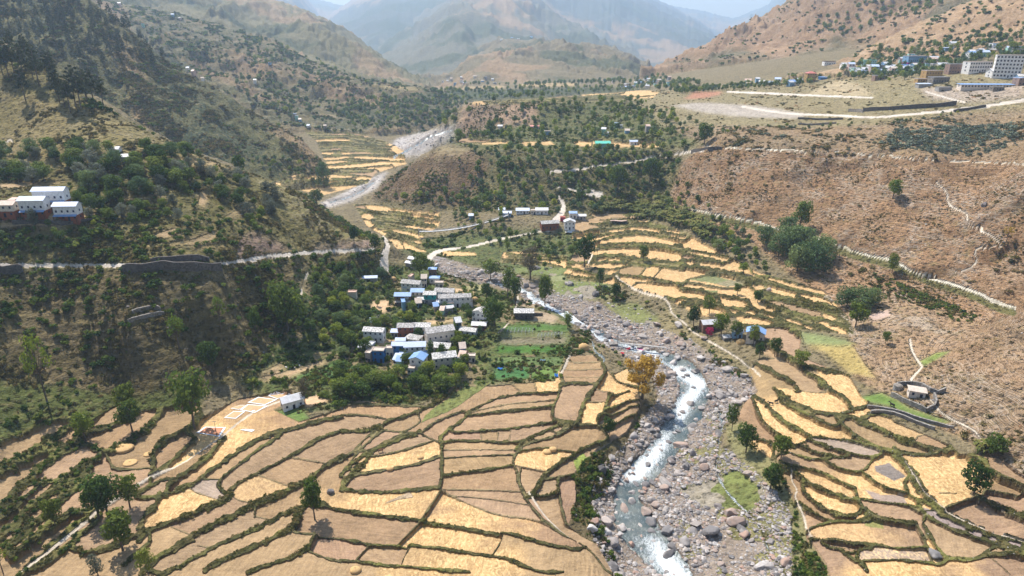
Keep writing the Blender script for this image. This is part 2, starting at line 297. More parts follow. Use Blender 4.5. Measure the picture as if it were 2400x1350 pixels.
for _s in ['0,432 90,428 180,420 100,435 0,442', '270,468 330,462 390,452 390,458 320,472', '350,552 410,535 440,540 380,558', '380,572 450,560 500,542 520,548 470,570 390,575', '440,576 520,570 530,576 460,580',
           '465,478 470,450 485,440 485,470 478,485', '380,390 450,375 480,378 440,388', '470,382 500,378 510,384 480,388', '560,490 600,478 580,500 520,512', '200,568 300,572 390,575 300,578', '600,885 650,875 690,865 770,838 760,852 690,880 620,895',
           '590,878 640,860 690,840 650,872']:
    zone('terrace', _s, (.46, .31, .18), .1, 0)
_gr = COL[:NRn].copy()
for _ in range(3):
    _gr = (_gr+np.roll(_gr, 2, 0)+np.roll(_gr, -2, 0)+np.roll(_gr, 2, 1)+np.roll(_gr, -2, 1))/5
COL[:NRn] = _gr
# ---- fields between bunds
CULT = [('-300,1420 -300,1130 -100,1075 0,1035 60,1005 165,972 215,985 280,945 330,962 460,942 480,975 560,935 680,912 690,932 640,962 700,988 800,958 840,938 1000,952 1062,905 1150,905 1300,892 1325,832 1400,835 1432,880 1470,868 1495,920 1502,958 1468,1018 1425,1040 1375,1072 1348,1110 1350,1180 1332,1232 1402,1290 1435,1350 1435,1420', 0),
        ('1725,985 1745,950 1775,925 1755,870 1780,850 1860,830 1990,880 2020,930 2100,990 2230,1045 2250,1065 2330,1062 2420,1130 2600,1200 2600,1420 1960,1420 1935,1330 1892,1270 1878,1210 1850,1160 1820,1080 1760,1050 1765,1000', .25),
        ('1320,640 1390,520 1510,515 1600,540 1690,590 1780,640 1930,680 1985,740 2005,785 1880,772 1872,830 1885,862 1790,832 1725,745 1640,742 1560,700 1450,668 1330,655', 1),
        ('828,478 920,488 1035,497 1028,530 985,560 1000,592 930,582 905,555 860,530', 1), ('640,430 690,408 770,400 742,330 700,300 800,303 900,330 945,352 952,385 882,405 862,430 760,457 720,450', 1),
        ('1060,332 1120,322 1190,326 1200,336 1130,340', 1), ('1340,324 1460,326 1560,332 1556,344 1440,346 1350,343', 1), ('1220,332 1290,330 1300,340 1230,342', 1), ('1105,247 1110,238 1260,231 1500,213 1545,215 1530,229 1330,241', 1), ('1180,590 1240,590 1330,600 1330,628 1240,622 1170,615', 1),
        ('1035,590 1110,590 1120,598 1040,600', 1), ('1340,520 1420,505 1440,520 1380,560 1340,560', 1), ('1380,500 1480,497 1500,512 1400,512', 1), ('1420,880 1470,868 1500,915 1470,925', 1)]
isC = np.zeros(NRn*NC, bool); STR = np.zeros(NRn*NC, np.float32)
for s, k in CULT:
    idx = inpoly(P(s), u_, v_); isC[idx] = True; STR[idx] = k
    ZONE[idx] = ZN.setdefault('cult', len(ZN)+1)
BD = np.full(NRn*NC, 1e9, np.float32); BW = np.zeros(NRn*NC, np.float32)   # distance to the nearest bund edge; kind: 1 thin, 2 bund, 3 hedge
def bunds(ox, oy, txt, k=1/3.):
    for ln in txt.strip().split('\n'):
        kind, w, s = ln.split(':'); bund(smoothline(ZP(s.strip(), ox, oy, k), 2), float(w)*(1.3 if oy == 450 else 1.), int(kind))
BUNDS = []
def bund(pl, w, kind): BUNDS.append([pl, w, kind, 1])
def raster_bund(pl, w, kind):
    idx, d = linedist(pl, w+6)
    j = 1.0+1.0*fbm(Xg[:NRn].ravel()[idx]/2.2, Yn.ravel()[idx]/2.2, 2, 9)
    d = d-w/2*np.maximum(j, .6); m = d < BD[idx]; BD[idx[m]] = d[m]; BW[idx[m]] = kind
def close_bunds():
    """run every bund on until it meets the next one"""
    segs = []; own = []
    for i, (pl, w, k, e) in enumerate(BUNDS):
        for p, q in zip(pl[:-1], pl[1:]): segs.append((*p[:2], *q[:2])); own.append(i)
    for s, _ in CULT:
        c = P(s)
        for p, q in zip(c, np.roll(c, -1, 0)): segs.append((*p, *q)); own.append(-1)
    S = np.array(segs); own = np.array(own); D = S[:, 2:]-S[:, :2]
    for i, b in enumerate(BUNDS):
        if not b[3]: continue
        pl = b[0]; R = 60 if b[1] > 3.3 else 22
        for end in (0, 1):
            p = pl[0] if end == 0 else pl[-1]; q = pl[min(2, len(pl)-1)] if end == 0 else pl[max(-3, -len(pl))]
            d = p-q; d = d/max(np.hypot(*d), 1e-6); o = own != i; best = None
            # nearest point on any other line
            A = S[o, :2]; DD = D[o]; t = np.clip(((p-A)*DD).sum(1)/np.maximum((DD**2).sum(1), 1e-6), 0, 1); N = A+DD*t[:, None]; dist = np.hypot(*(N-p).T)
            k = dist.argmin()
            if dist[k] < b[1]/2+2: continue
            for ang in (0, .35, -.35, .7, -.7):
                c, s_ = math.cos(ang), math.sin(ang); e = np.array((d[0]*c-d[1]*s_, d[0]*s_+d[1]*c))
                den = e[0]*DD[:, 1]-e[1]*DD[:, 0]; den = np.where(abs(den) < 1e-9, 1e-9, den); r = A-p
                tt = (r[:, 0]*DD[:, 1]-r[:, 1]*DD[:, 0])/den; ss = (r[:, 0]*e[1]-r[:, 1]*e[0])/den
                h = (tt > 0) & (tt < R) & (ss >= 0) & (ss <= 1)
                if h.any():
                    tm = tt[h].min()*(1+abs(ang))
                    if best is None or tm < best[0]: best = (tm, p+e*(tt[h].min()+1.5))
            if best is None and dist[k] < R*.6: best = (dist[k], N[k])
            if best is not None:
                b[0] = pl = np.r_[[best[1]], pl] if end == 0 else np.r_[pl, [best[1]]]
    for pl, w, k, e in BUNDS: raster_bund(pl, w, k)
def bunds(ox, oy, txt, k=1/3.):
    for ln in txt.strip().split('\n'):
        kind, w, s = ln.split(':'); bund(smoothline(ZP(s.strip(), ox, oy, k), 2), float(w)*(1.3 if oy == 450 else 1.), int(kind))
bunds(800, 900, '''3:8:-10,335 240,325 340,260 450,235 600,170 700,110 780,60
2:5:0,215 120,215 240,230 340,255
2:6:600,160 400,152 100,140 0,130
2:5:240,330 150,400 90,470 0,540
2:5:270,340 120,470 50,570 0,640
2:4:300,325 400,340 470,330 560,270 550,240
2:5:560,350 480,340 360,380 200,470 110,470
3:9:550,340 380,400 200,480 60,570 0,640
3:11:20,700 60,640 160,560 200,500 210,470
2:5:560,350 650,400 700,410
2:5:650,400 500,450 300,500 200,510
3:8:700,400 710,520 700,700 690,740
2:7:700,510 560,560 400,590 200,620 60,640
3:9:690,740 500,755 300,770 0,745
2:4:700,760 640,860 570,960
3:8:-130,850 -60,880 200,920 400,955 570,975 800,1010 1000,1050 1200,1090 1350,1130 1500,1170 1660,1190
1:3:700,750 800,800 950,870 1100,930 1300,940 1420,970 1500,1020
3:7:0,1095 200,1140 400,1155 600,1178 850,1212 1050,1240 1200,1270 1300,1320 1400,1350 1560,1345
2:3:540,1000 480,1060 400,1140
2:3:1135,1090 1110,1160 1070,1220
2:3:190,1150 140,1200 90,1260
2:3:480,1180 440,1250 420,1310
3:8:0,1270 200,1290 420,1315 700,1340 900,1355
1:2.5:720,465 960,462 1230,462
2:3:720,520 950,508 1220,495
3:6:710,650 950,620 1200,575
1:2.5:715,740 950,748 1240,757
1:2.5:780,785 1000,805 1290,845
2:5:1640,290 1500,370 1300,420 1230,480 1200,560 1240,620 1240,700 1300,820 1420,960 1560,1070 1680,1150 1780,1230 1850,1330
3:6:1550,280 1450,330 1300,390 1250,440
3:9:900,215 800,290 700,370 700,400
3:6:740,410 850,400 1000,405 1150,420 1280,410 1400,350 1550,285
3:6:800,345 950,340 1200,320 1500,265
3:6:905,230 1100,205 1300,180 1470,155
1:3:905,210 1000,180 1200,140 1500,105
3:5:880,205 1000,150 1100,100 1250,75 1500,60
3:7:1540,0 1530,80 1490,160 1480,250 1560,275 1640,285
3:10:1800,0 1740,80 1690,160 1680,240 1650,290
2:6:1640,290 1750,295 1830,330 1870,390
3:9:1870,400 1850,430 1700,460 1600,520 1500,590 1420,650 1380,740 1320,800
1:2.5:1250,580 1340,600 1430,620
2:3:1260,590 1250,700 1310,790
3:5:1250,480 1400,450 1500,465 1620,475
2:5:1450,670 1550,665 1650,640
3:5:1400,790 1480,780 1530,760 1520,690
2:5:1530,680 1530,760 1550,870 1580,980
1:2.5:1720,120 1860,130
1:2.5:1800,40 1930,80
3:7:1880,80 1870,130 1850,200 1800,240 1800,300
3:5:2020,70 1900,85 1870,120
3:5:2060,140 1960,150 1880,180
3:5:2090,180 1990,190 1900,220
3:5:2090,240 1980,260 1930,280
2:4:1480,330 1520,350 1570,300
1:2.5:980,350 985,390
1:2.5:1100,340 1100,390
1:2.5:1190,330 1180,400
2:5:860,195 720,240 600,310 565,350
1:2.5:1220,20 1280,75
1:2.5:1360,0 1375,60
2:6:1570,0 1540,-60 1560,-130 1600,-200
1:2.5:1600,-50 1830,-40
1:2.5:1610,-100 1840,-95
1:2.5:1640,-150 1850,-140
3:8:1800,0 1860,-70 1840,-130 1780,-200
3:6:1550,5 1650,-5 1790,5
3:5:1930,-30 1990,10 2060,40''')
bunds(0, 900, '''3:8:2400,330 2250,380 2100,480 1900,590 1700,680 1620,740 1600,770
3:8:2400,228 2200,270 2000,330 1950,390 1800,480 1650,590 1540,680 1530,720 1570,760
3:10:1980,340 1800,400 1700,470 1550,560 1440,640 1380,700 1240,745
3:11:1580,390 1480,500 1350,600 1200,690
3:8:1130,680 1000,750 950,790
3:7:1240,760 1100,800 1000,800
3:12:1110,830 1050,900 1000,960 990,1010
3:13:1620,790 1450,880 1250,960 1100,1010 1020,1060 980,1100
3:14:2120,700 1980,770 1800,850 1600,950 1400,1040 1340,1090 1250,1150 1100,1230 1040,1290 1000,1350
3:13:2170,840 2000,930 1850,1010 1700,1080 1550,1140 1400,1220 1250,1300 1150,1350
3:14:2060,1030 1900,1120 1750,1190 1600,1240 1450,1330
3:9:2210,1100 2170,1190 2050,1250 1850,1320 1750,1350
1:3:1600,770 1680,820 1760,840 1800,850
1:3:1820,640 1920,680 2020,720
1:3:2070,520 2180,540 2290,560
3:9:2400,510 2330,550 2250,610 2150,690
1:3:1370,760 1500,810
2:4:1440,670 1550,670
1:3:1220,1010 1340,1065
1:3:1390,1135 1500,1155
1:3:1790,930 1920,965
2:4:1800,860 1790,910
2:5:2090,1070 2200,1080 2400,1090
2:6:2190,1210 2280,1250 2400,1280
3:12:0,400 150,340 300,260 420,230 490,240
3:22:0,610 120,530 300,430 450,330 540,270
3:12:100,570 250,500 400,430
3:20:0,870 150,730 250,620 400,500 520,430 550,380
3:14:290,700 420,690 560,600 690,530
3:16:0,950 100,870 250,750
3:24:0,1080 150,950 300,800 450,720 560,640
3:18:60,1150 200,1020 340,900 450,800 600,690
3:16:80,1210 250,1080 400,960 500,900
3:14:650,450 720,490 900,420 1060,340 1100,240
3:10:640,330 800,290 900,280
3:12:1070,600 1080,480 1180,400 1320,330
3:9:1070,640 1230,530 1380,390
2:6:780,560 800,600 1000,600 1070,600
3:14:1380,250 1400,190 1550,110 1750,50 1900,0
3:12:600,1200 800,1150 900,1100 1000,1050
3:12:250,1300 400,1200 550,1080 700,950
3:16:120,1350 300,1210 420,1100 600,960 700,880
3:10:880,1280 1000,1180 1050,1130''')
bunds(1600, 900, '''3:5:500,155 540,250 640,340 760,410
3:9:530,130 650,210 750,290 870,350
3:9:640,60 740,130 860,170 960,210 1100,225 1200,190
3:7:690,130 850,200 980,270 1050,290
1:3:640,45 800,50 900,60 1000,55
3:8:960,0 1080,70 1160,110 1180,160
3:6:480,380 620,410 640,440
3:6:1100,275 1200,350 1300,420 1400,480
3:11:1120,260 1200,240 1350,310 1500,380 1700,450 1830,470
3:11:1310,215 1400,190 1600,270 1750,320 1850,350
3:8:1200,370 1400,470 1600,495 1790,495
1:3:1650,370 1720,345
3:6:880,350 920,380 800,440 740,450
3:7:910,410 1050,460 1200,500 1350,520 1390,500
3:5:930,380 1100,390 1230,410 1400,470
3:6:830,440 950,490 1100,520 1170,510
3:6:750,490 900,530 1030,530
3:6:780,590 900,610 1000,640 1100,690 1210,740
3:9:770,620 900,720 1050,780 1200,820
3:5:1000,550 1100,610 1250,630 1290,600
3:9:850,770 950,870 1080,930 1200,930 1290,890
3:6:820,850 900,920 1050,980 1200,980 1260,950
3:7:930,1125 1100,1130 1300,1130 1500,1160 1690,1150
3:9:1280,900 1350,950 1500,970 1640,980
3:7:970,1020 1060,990 1200,985 1300,960
3:5:1330,830 1450,840 1600,860
3:6:1290,650 1400,740 1540,770
3:8:1560,700 1580,790 1700,830
3:16:1540,540 1650,700 1700,800 1800,900 1950,960 2150,1050 2400,1110
3:9:1660,850 1700,930 1850,1010 1950,1050 2150,1120 2400,1170
2:4:1660,900 1800,880 1900,930
3:8:1690,980 1760,1120 1820,1230 1900,1240 2050,1240 2170,1160
1:3:1800,780 1920,780
3:10:2060,790 2200,860 2400,930
3:10:2100,560 2200,640 2400,740
2:5:1930,850 2050,800
2:4:2130,740 2350,790
3:7:1210,1280 1400,1270 1560,1270 1800,1300
3:6:980,1160 1080,1200 1220,1190 1320,1170
3:5:1280,1160 1200,1230 1270,1300
3:9:1830,1260 2000,1250 2170,1200 2400,1195
3:7:1210,740 1230,830 1270,900
2:5:1640,980 1690,1060 1720,1150
1:2.5:2150,1200 2250,1290 2300,1350
3:7:1240,1290 1290,1350''')
bunds(1600, 450, '''3:5:0,400 230,440 330,460
3:5:0,440 250,490
3:5:0,480 200,500 280,510
3:7:0,520 150,545 280,570 420,590
2:4:30,620 190,575 300,580 460,640
2:4:0,640 150,660 320,690 440,650
3:6:440,650 560,640 700,680 830,715
3:6:530,600 620,590 780,640 960,680
3:5:560,700 700,740 800,760
3:6:560,760 750,770 850,810 980,830
3:9:600,800 760,850 900,890 1070,920 1200,985
3:8:640,850 750,880 880,930 1080,1000
3:6:660,890 800,950 1000,1000
3:9:800,730 900,790 1000,840 1110,880 1180,940
3:6:950,780 1100,830 1180,870
3:6:160,730 300,740 450,760 470,790
3:6:0,750 160,770 300,830 420,820 640,860
3:6:0,690 150,700 250,760
3:7:320,890 430,860 600,890 700,930
3:8:500,950 700,940 800,970 870,1060
3:9:870,1070 1000,1120 1150,1200 1200,1280
3:9:600,1070 750,1180 900,1250 1160,1270 1260,1330
3:7:480,1220 650,1290 780,1350
3:7:860,1270 1000,1350
3:7:0,790 100,800 250,800 320,850
3:5:840,715 960,730 1060,760''')
bunds(800, 450, '''3:4:1700,290 1900,260 2150,240 2330,270
3:4:1720,330 1900,290 2150,280 2400,310
3:4:1760,370 1950,310 2150,310 2400,345
3:6:1780,360 1920,330 2050,315
3:4:1810,390 2000,370 2400,390
3:4:1770,420 1950,400 2200,400 2400,420
3:7:1780,470 1900,450 2100,480 2400,500
3:6:1740,500 1900,490 2100,510 2400,540
3:4:1780,540 1930,550 2050,510
3:5:1640,550 1800,590 1950,600
3:5:1580,590 1750,610 1830,640 1900,600
3:5:1950,590 2100,600 2250,630 2400,660
3:6:1920,600 2000,670 2200,740 2350,770
3:6:1500,625 1620,630 1750,650 1830,690 2100,700
2:3:1950,560 1900,590 1850,620
3:4:1800,240 2100,225 2330,250
2:3:2150,510 2120,560 2090,600
2:3:2080,640 2180,640 2300,650
2:3:2250,540 2210,590''')
def fam(top, bot, n, w=3.2, jit=.25, kind=3, cross=0):
    a, b = smoothline(P(top), 2), smoothline(P(bot), 2); m = 14
    ra = np.c_[np.interp(np.linspace(0, 1, m), np.linspace(0, 1, len(a)), a[:, 0]), np.interp(np.linspace(0, 1, m), np.linspace(0, 1, len(a)), a[:, 1])]
    rb = np.c_[np.interp(np.linspace(0, 1, m), np.linspace(0, 1, len(b)), b[:, 0]), np.interp(np.linspace(0, 1, m), np.linspace(0, 1, len(b)), b[:, 1])]
    for i in range(n+1):
        f = (i/n)*np.ones(m)+jit/n*np.cumsum(rng.normal(0, .5, m))
        i0 = rng.integers(0, 4); i1 = m-rng.integers(0, 4)
        f2 = f if i % 3 else np.r_[f]
        pl = ra+(rb-ra)*np.clip(f, -.05, 1.05)[:, None]; bund(smoothline(pl[i0:i1], 2), w*rng.uniform(.8, 1.3), kind)
        for c in range(cross):
            q = rng.uniform(.05, .95)*(m-1); j = int(q); g = q-j; A_ = ra[j]*(1-g)+ra[min(j+1, m-1)]*g; B_ = rb[j]*(1-g)+rb[min(j+1, m-1)]*g
            bund(np.array([A_+(B_-A_)*i/n, A_+(B_-A_)*(i+1)/n]), 2, 2)
fam('828,480 920,490 1035,500', '905,555 950,568 1000,590', 15, 3, .5, 3, 1)
fam('700,302 800,303 900,330', '735,395 830,390 950,385', 22, 2.2, .7, 3, 0)
fam('690,408 770,398 880,400', '650,435 720,445 860,430', 8, 2.6, .7, 3, 0)
fam('1050,320 1300,320 1560,330', '1060,345 1300,345 1560,346', 4, 2.2, .6, 3, 2)
fam('1110,239 1260,232 1540,216', '1110,247 1330,240 1530,228', 4, 1.6, .6, 3, 1)
fam('1180,590 1240,592 1330,602', '1170,615 1240,622 1330,628', 4, 3, .5, 3, 1)
fam('1390,520 1450,518 1510,516', '1370,545 1500,530 1600,540', 3, 3, .5, 3, 1)
fam('1750,640 1850,680 1960,700', '1760,700 1850,705 1990,760', 4, 3.5, .4, 3, 1)
close_bunds()
# ---- paths and roads: separate surfaces split off the ground; (name, width line)
ROADS = {'dirt_road': ['-300,622,9 100,622,9 300,623,9 500,622,9 560,613,9 620,603,10 700,594,9 800,588,8 875,585,7', '898,556,5 911,573,11 900,600,18 901,632,22',
        '1308,462,8 1322,480,9 1318,500,12 1301,518,18 1290,532,14', '1285,404,5 1340,398,5 1430,385,5 1500,375,5 1560,364,5 1650,352,4', '1298,437,4 1350,446,5 1400,461,9 1418,455,7 1350,440,4',
        '1008,604,16 1022,590,9 1060,583,6 1110,577,5 1180,558,5 1240,547,5 1295,538,5', '1705,215,4 1800,219,5 1900,224,5 2045,229,4', '2500,222,10 2390,236,8 2300,251,7 2200,262,6 2130,268,5 2050,277,5 1960,270,5 1850,268,5 1740,250,5', '2170,215,4 2220,230,5 2260,240,4'],
    'canal_path': ['1600,484,4 1650,497,4 1750,515,5 1850,545,5 1920,557,6 2000,590,6 2080,607,7 2120,625,7 2190,655,8 2240,668,8 2300,690,9 2340,712,9 2378,722,8', '1650,343,3 1720,347,3 1850,352,3 2000,360,3 2120,370,3 2260,378,3 2400,386,4 2600,395,4'],
    'footpath': ['2195,428,5 2222,450,6 2220,482,7 2270,500,6 2265,525,5 2320,548,6 2350,577,6', '2345,575,4 2280,580,5 2295,620,5 2240,640,4', '2133,795,6 2136,822,7 2160,860,7', '2160,862,5 2135,890,7',
        '1443,648,4 1458,663,4 1505,689,4 1557,697,4 1572,720,4 1572,733,4 1603,756,5 1618,774,5 1652,795,5 1690,815,5 1742,847,5 1781,888,4', '1214,694,4 1208,730,4 1190,762,4 1162,783,4',
        '1337,826,5 1327,852,6 1312,882,5', '660,938,4 600,967,5 540,1008,5 515,1028,5 477,1053,5 433,1083,5 367,1113,5 327,1133,5 253,1180,6 207,1220,7 150,1267,7 93,1310,8 33,1350,8',
        '2120,1085,3 2145,1125,4 2165,1166,4 2215,1200,5 2285,1235,5 2400,1270,5', '1853,1097,4 1857,1127,4 1870,1150,4 1860,1167,5 1885,1210,5 1890,1250,4 1910,1274,4', '720,640,5 712,665,7 705,690,6', '0,345,4 12,338,5 25,325,5 30,335,4',
        '1240,1155,6 1275,1205,6 1310,1240,5 1355,1280,5', '2175,930,5 2210,975,6 2280,1005,6 2300,1030,5', '1370,592,4 1390,600,4 1378,618,5', '1560,1275,0 1560,1276,0']}
RW = {}
RID = np.zeros(NRn*NC, np.uint8); RIDn = list(ROADS)
for i, k in enumerate(RIDn):
    for s in ROADS[k]:
        idx, d = linedist(smoothline(P(s), 2), 16); m = d < .8*fbm(Xg[:NRn].ravel()[idx]/2, Yn.ravel()[idx]/2, 2, 3)
        RID[idx[m]] = i+1
# ---- river
RIV = P('1030,640,8 1060,646,10 1120,655,14 1180,668,16 1225,680,22 1250,700,30 1290,722,24 1330,735,26 1345,750,28 1385,770,28 1420,795,32 1460,812,30 1510,822,26 1560,838,36 1600,862,60 1625,900,76 1625,940,80 1595,990,86 1560,1040,70 1530,1085,74 1480,1130,72 1465,1180,70 1488,1235,106 1535,1290,90 1580,1335,84 1600,1400,84')
STREAM = [P('1678,955,7 1695,985,11 1687,1015,9 1682,1050,3 1675,1100,3 1700,1150,5 1740,1190,5 1780,1230,3 1800,1290,3 1840,1350,5 1860,1400,5'), P('925,368,4 955,352,5 985,335,4 1010,318,5 1060,305,5'), P('775,474,4 830,460,4 875,428,4'), P('1060,820,2 1061,821,2'),
          P('1388,800,3 1395,825,5 1420,840,5 1412,850,4')]
FOAM = P('1120,655 1225,682 1250,705 1285,722 1340,738 1360,758 1400,782 1440,808 1540,836 1590,868 1640,900 1600,950 1590,990 1565,1035 1500,1100 1450,1150 1470,1215 1490,1235 1540,1290 1590,1345 1620,1390')
WAT = np.full(NRn*NC, 99., np.float32); FM = np.zeros(NRn*NC, np.float32)
for s in [RIV]+STREAM:
    idx, d = linedist(smoothline(s, 2), 60)
    d = d+.055*s[:, 2].max()+(7*fbm(Xg[:NRn].ravel()[idx]/3.5, Yn.ravel()[idx]/3.5, 3, 15)*min(1, s[:, 2].max()/25))
    WAT[idx] = np.minimum(WAT[idx], d)
Xn_ = Xg[:NRn].ravel(); Yn_ = Yn.ravel(); idx, d = linedist(FOAM, 60); dw = d*Yn.ravel()[idx]/FPX*1.2
FM[idx] = np.exp(-(dw/3.6)**2)*np.clip(.74+1.5*fbm(Xn_[idx]/13, Yn_[idx]/13, 2, 91), 0, 1)
for s in STREAM:
    idx, d = linedist(s, 8); FM[idx] = np.maximum(FM[idx], .35*np.exp(-(d/3)**2))
isW = (WAT < 0)
# ---- split the cultivated ground into fields
fieldmask = isC & (BD > 0) & (RID == 0) & ~isW
fm = (fieldmask & (BD > 1.8)).reshape(NRn, NC)
lab = np.zeros(fm.shape, np.int32); par = [0]
def find(i):
    while par[i] != i: par[i] = par[par[i]]; i = par[i]
    return i
prev = []
for r in range(NRn):
    row = fm[r].astype(np.int8); e = np.diff(np.r_[0, row, 0]); s0 = np.flatnonzero(e == 1); e0 = np.flatnonzero(e == -1); cur = []
    k = 0
    for a, b in zip(s0, e0):
        l = None
        while k < len(prev) and prev[k][1] <= a: k += 1
        q = k
        while q < len(prev) and prev[q][0] < b:
            f = find(prev[q][2])
            if l is None: l = f
            elif f != l: par[max(f, l)] = min(f, l); l = min(f, l)
            q += 1
        if l is None: par.append(len(par)); l = len(par)-1
        lab[r, a:b] = l; cur.append((a, b, l))
    prev = cur
roots = np.array([find(i) for i in range(len(par))]); lab = roots[lab]; fmx = fieldmask.reshape(NRn, NC)
for _ in range(4):
    for sh, ax in ((1, 0), (-1, 0), (1, 1), (-1, 1)):
        q = np.roll(lab, sh, ax); lab = np.where((lab == 0) & fmx, q, lab)
lab = lab.ravel()
un, inv, cnt = np.unique(lab, return_inverse=True, return_counts=True)
Gn = G[:NRn].reshape(-1).copy(); Xn_ = Xg[:NRn].ravel(); Yn_ = Yn.ravel()
good = (cnt > 22) & (un != 0); print('fields', good.sum(), round(time.time()-T0, 1))
STRAW_SEED = [(900, 1187), (1100, 1217), (1060, 1273), (1067, 1327), (1300, 1193, 0), (1260, 1083), (1280, 910), (1383, 980), (1453, 935), (1530, 1000), (470, 1035), (420, 1195), (930, 1080), (100, 1060, 0), (1750, 997), (1887, 990), (1870, 940), (1930, 885, 1),
              (2167, 1107), (2067, 1127), (1933, 1190), (2080, 1215), (1930, 1253, .6), (2050, 1000, .5), (2130, 1330), (2060, 1310), (2190, 1135), (1780, 1130), (2190, 1270, .4), (2080, 1160), (2050, 950, .8), (1960, 910), (2100, 1005, .6)]
sid = {}
flat_idx = lambda u, v: int(np.argmin(np.where(vis_.ravel(), np.abs(u_.ravel()-u)+np.abs(v_.ravel()-v), 1e9)))
for t in STRAW_SEED:
    i = flat_idx(t[0], t[1]); sid.setdefault(lab[i], []).append((t[0], t[1], t[2] if len(t) > 2 else 1.))
order = np.argsort(inv, kind='stable'); splits = np.split(order, np.cumsum(cnt)[:-1])
FID = np.zeros(NRn*NC, np.int32); FIELDS = []
for k, L in enumerate(un):
    if not good[k]: continue
    ii = splits[k]; x, y, z = Xn_[ii], Yn_[ii], Gn[ii]
    M_ = np.c_[x-x.mean(), y-y.mean(), np.ones(len(ii))]; w_ = y**2; c_, *_ = np.linalg.lstsq(M_*w_[:, None], z*w_, rcond=None)
    pl = M_@(c_*np.array([.2, .2, 1])); far = np.clip((y-300)/500, 0, 1)*.2
    lim = 1.5; pl = np.clip(pl, z-lim, z+lim); Gn[ii] = z*far+pl*(1-far)
    FIELDS.append(L); FID[ii] = len(FIELDS)
    st = STR[ii[0]]; f = sid.get(L)
    if f is not None:
        f = np.max([t[2]*np.clip(1.6-np.hypot((u_.ravel()[ii]-t[0])*.7, (v_.ravel()[ii]-t[1])*1.5)/85+.8*fbm(x/7, y/7, 3, 33), 0, 1) for t in f], 0)[:, None]
    if f is None: f = (rng.random() < st)*rng.uniform(.75, 1) if st > 0 else (rng.random() < .04)*.5
    if st == 1 and rng.random() < .12: f = .1
    base = np.array((.31, .205, .125))*rng.uniform(.86, 1.1)*np.array([1, rng.uniform(.96, 1.04), rng.uniform(.86, 1.03)])
    base = base*(1-f)+np.array((.50, .315, .14))*rng.uniform(.88, 1.08)*f
    if rng.random() < .06 and st < 1: base = np.array((.34, .26, .2))
    CN[ii] = base; MN[ii, 0] = 0; MN[ii, 1] = 0; MN[ii, 2] = .25+.75*(f[:, 0] if np.ndim(f) else f)
# wet fields and green crops inside the cultivated ground
for s, c in [('1340,580 1450,540 1560,650 1480,690 1350,620', (.20, .17, .15)), ('1660,860 1800,900 2000,990 2400,1130 2380,1150 2100,1090 1850,1000 1700,900', (.27, .21, .19)), ('1270,740 1400,780 1560,770 1600,860 1350,820', (.33, .25, .2)), ('1280,900 1400,950 1420,1010 1280,990', (.24, .23, .08))]:
    i = inpoly(ZP(s, 1600, 900)); CN[i] = c; MN[i] = (0, 0, .15)
for s, c in [('30,620 190,575 330,610 230,650', (.20, .21, .095)), ('230,650 330,610 480,640 300,668', (.25, .22, .13)), ('0,680 240,700 240,715 100,710', (.18, .2, .08))]:
    i = inpoly(ZP(s, 1600, 450)); CN[i] = c; MN[i] = (.1, 0, .1)
for s, c in [('1460,590 1560,588 1610,630 1480,620', (.24, .25, .12)), ('1400,530 1600,535 1560,575 1380,580', (.17, .2, .07)), ('860,660 1000,650 1000,690 880,690', (.30, .27, .13))]:
    i = inpoly(ZP(s, 800, 450)); CN[i] = c; MN[i] = (.1, 0, .1)
for s, c in [('1630,530 1700,480 1720,520 1660,620', (.25, .30, .07)), ('300,850 500,800 480,760', (.4, .3, .2)), ('880,0 1060,-20 800,170 560,280 590,220', (.17, .19, .06))]:
    i = inpoly(ZP(s, 800, 900)); i = i[BD[i] > 0]; CN[i] = c; MN[i] = (.3, 0, .1)
# bunds: grassy ridges; hedge kind higher
bm = isC & (BD <= 0) & (RID == 0) & ~isW
k3 = bm & (BW == 3); k2 = bm & (BW == 2); k1 = bm & (BW == 1)
gn = fbm(Xn_/5, Yn_/5, 3, 88); g4 = np.clip(fbm(Xn_/9, Yn_/9, 2, 89)*3, 0, 1)[:, None]
CN[k3] = (np.array((.075, .072, .024))*(1-g4[k3])+np.array((.15, .145, .042))*g4[k3])*(1+.45*gn[k3, None]); CN[k2] = np.array((.13, .115, .05))*(1+.3*gn[k2, None]); CN[k1] = np.array((.25, .19, .10))
MN[bm, 0] = .6; MN[bm, 2] = 0; MN[k1, 0] = .2
_F = np.where(FID > 0, Gn, -1e3).reshape(NRn, NC)
for _ in range(7):
    _P = _F
    for sh, ax in ((1, 0), (-1, 0), (1, 1), (-1, 1)): _F = np.maximum(_F, np.roll(_P, sh, ax))
_F = _F.ravel(); Gn[bm] = np.maximum(Gn[bm], np.minimum(_F[bm], Gn[bm]+1.6))
Gn[k3] += .38+.35*gn[k3]; Gn[k2] += .12; Gn[k1] += .05
rest = isC & (FID == 0) & ~bm & (RID == 0); CN[rest] = (.27, .22, .10)
# roads
for i, k in enumerate(RIDn):
    m = RID == i+1; CN[m] = {'dirt_road': (.56, .49, .41), 'canal_path': (.55, .50, .40), 'footpath': (.54, .46, .36)}[k]; MN[m] = (0, 0, .1)
# the strip beside the canals is green
for s in ROADS['canal_path'][:1]:
    pl = P(s)+np.array([-4, 10, 0]); idx, d = linedist(smoothline(pl, 2), 14); m = (d < 5) & (RID[idx] == 0); CN[idx[m]] = (.15, .14, .05); MN[idx[m]] = (1, 0, 0)
_S = Gn.reshape(NRn, NC)
for k in (1, 2, 3, 2): _S = (_S*2+np.roll(_S, k, 0)+np.roll(_S, -k, 0)+np.roll(_S, k, 1)+np.roll(_S, -k, 1))/6
_rd = RID > 0; Gn[_rd] = _S.ravel()[_rd]+.1
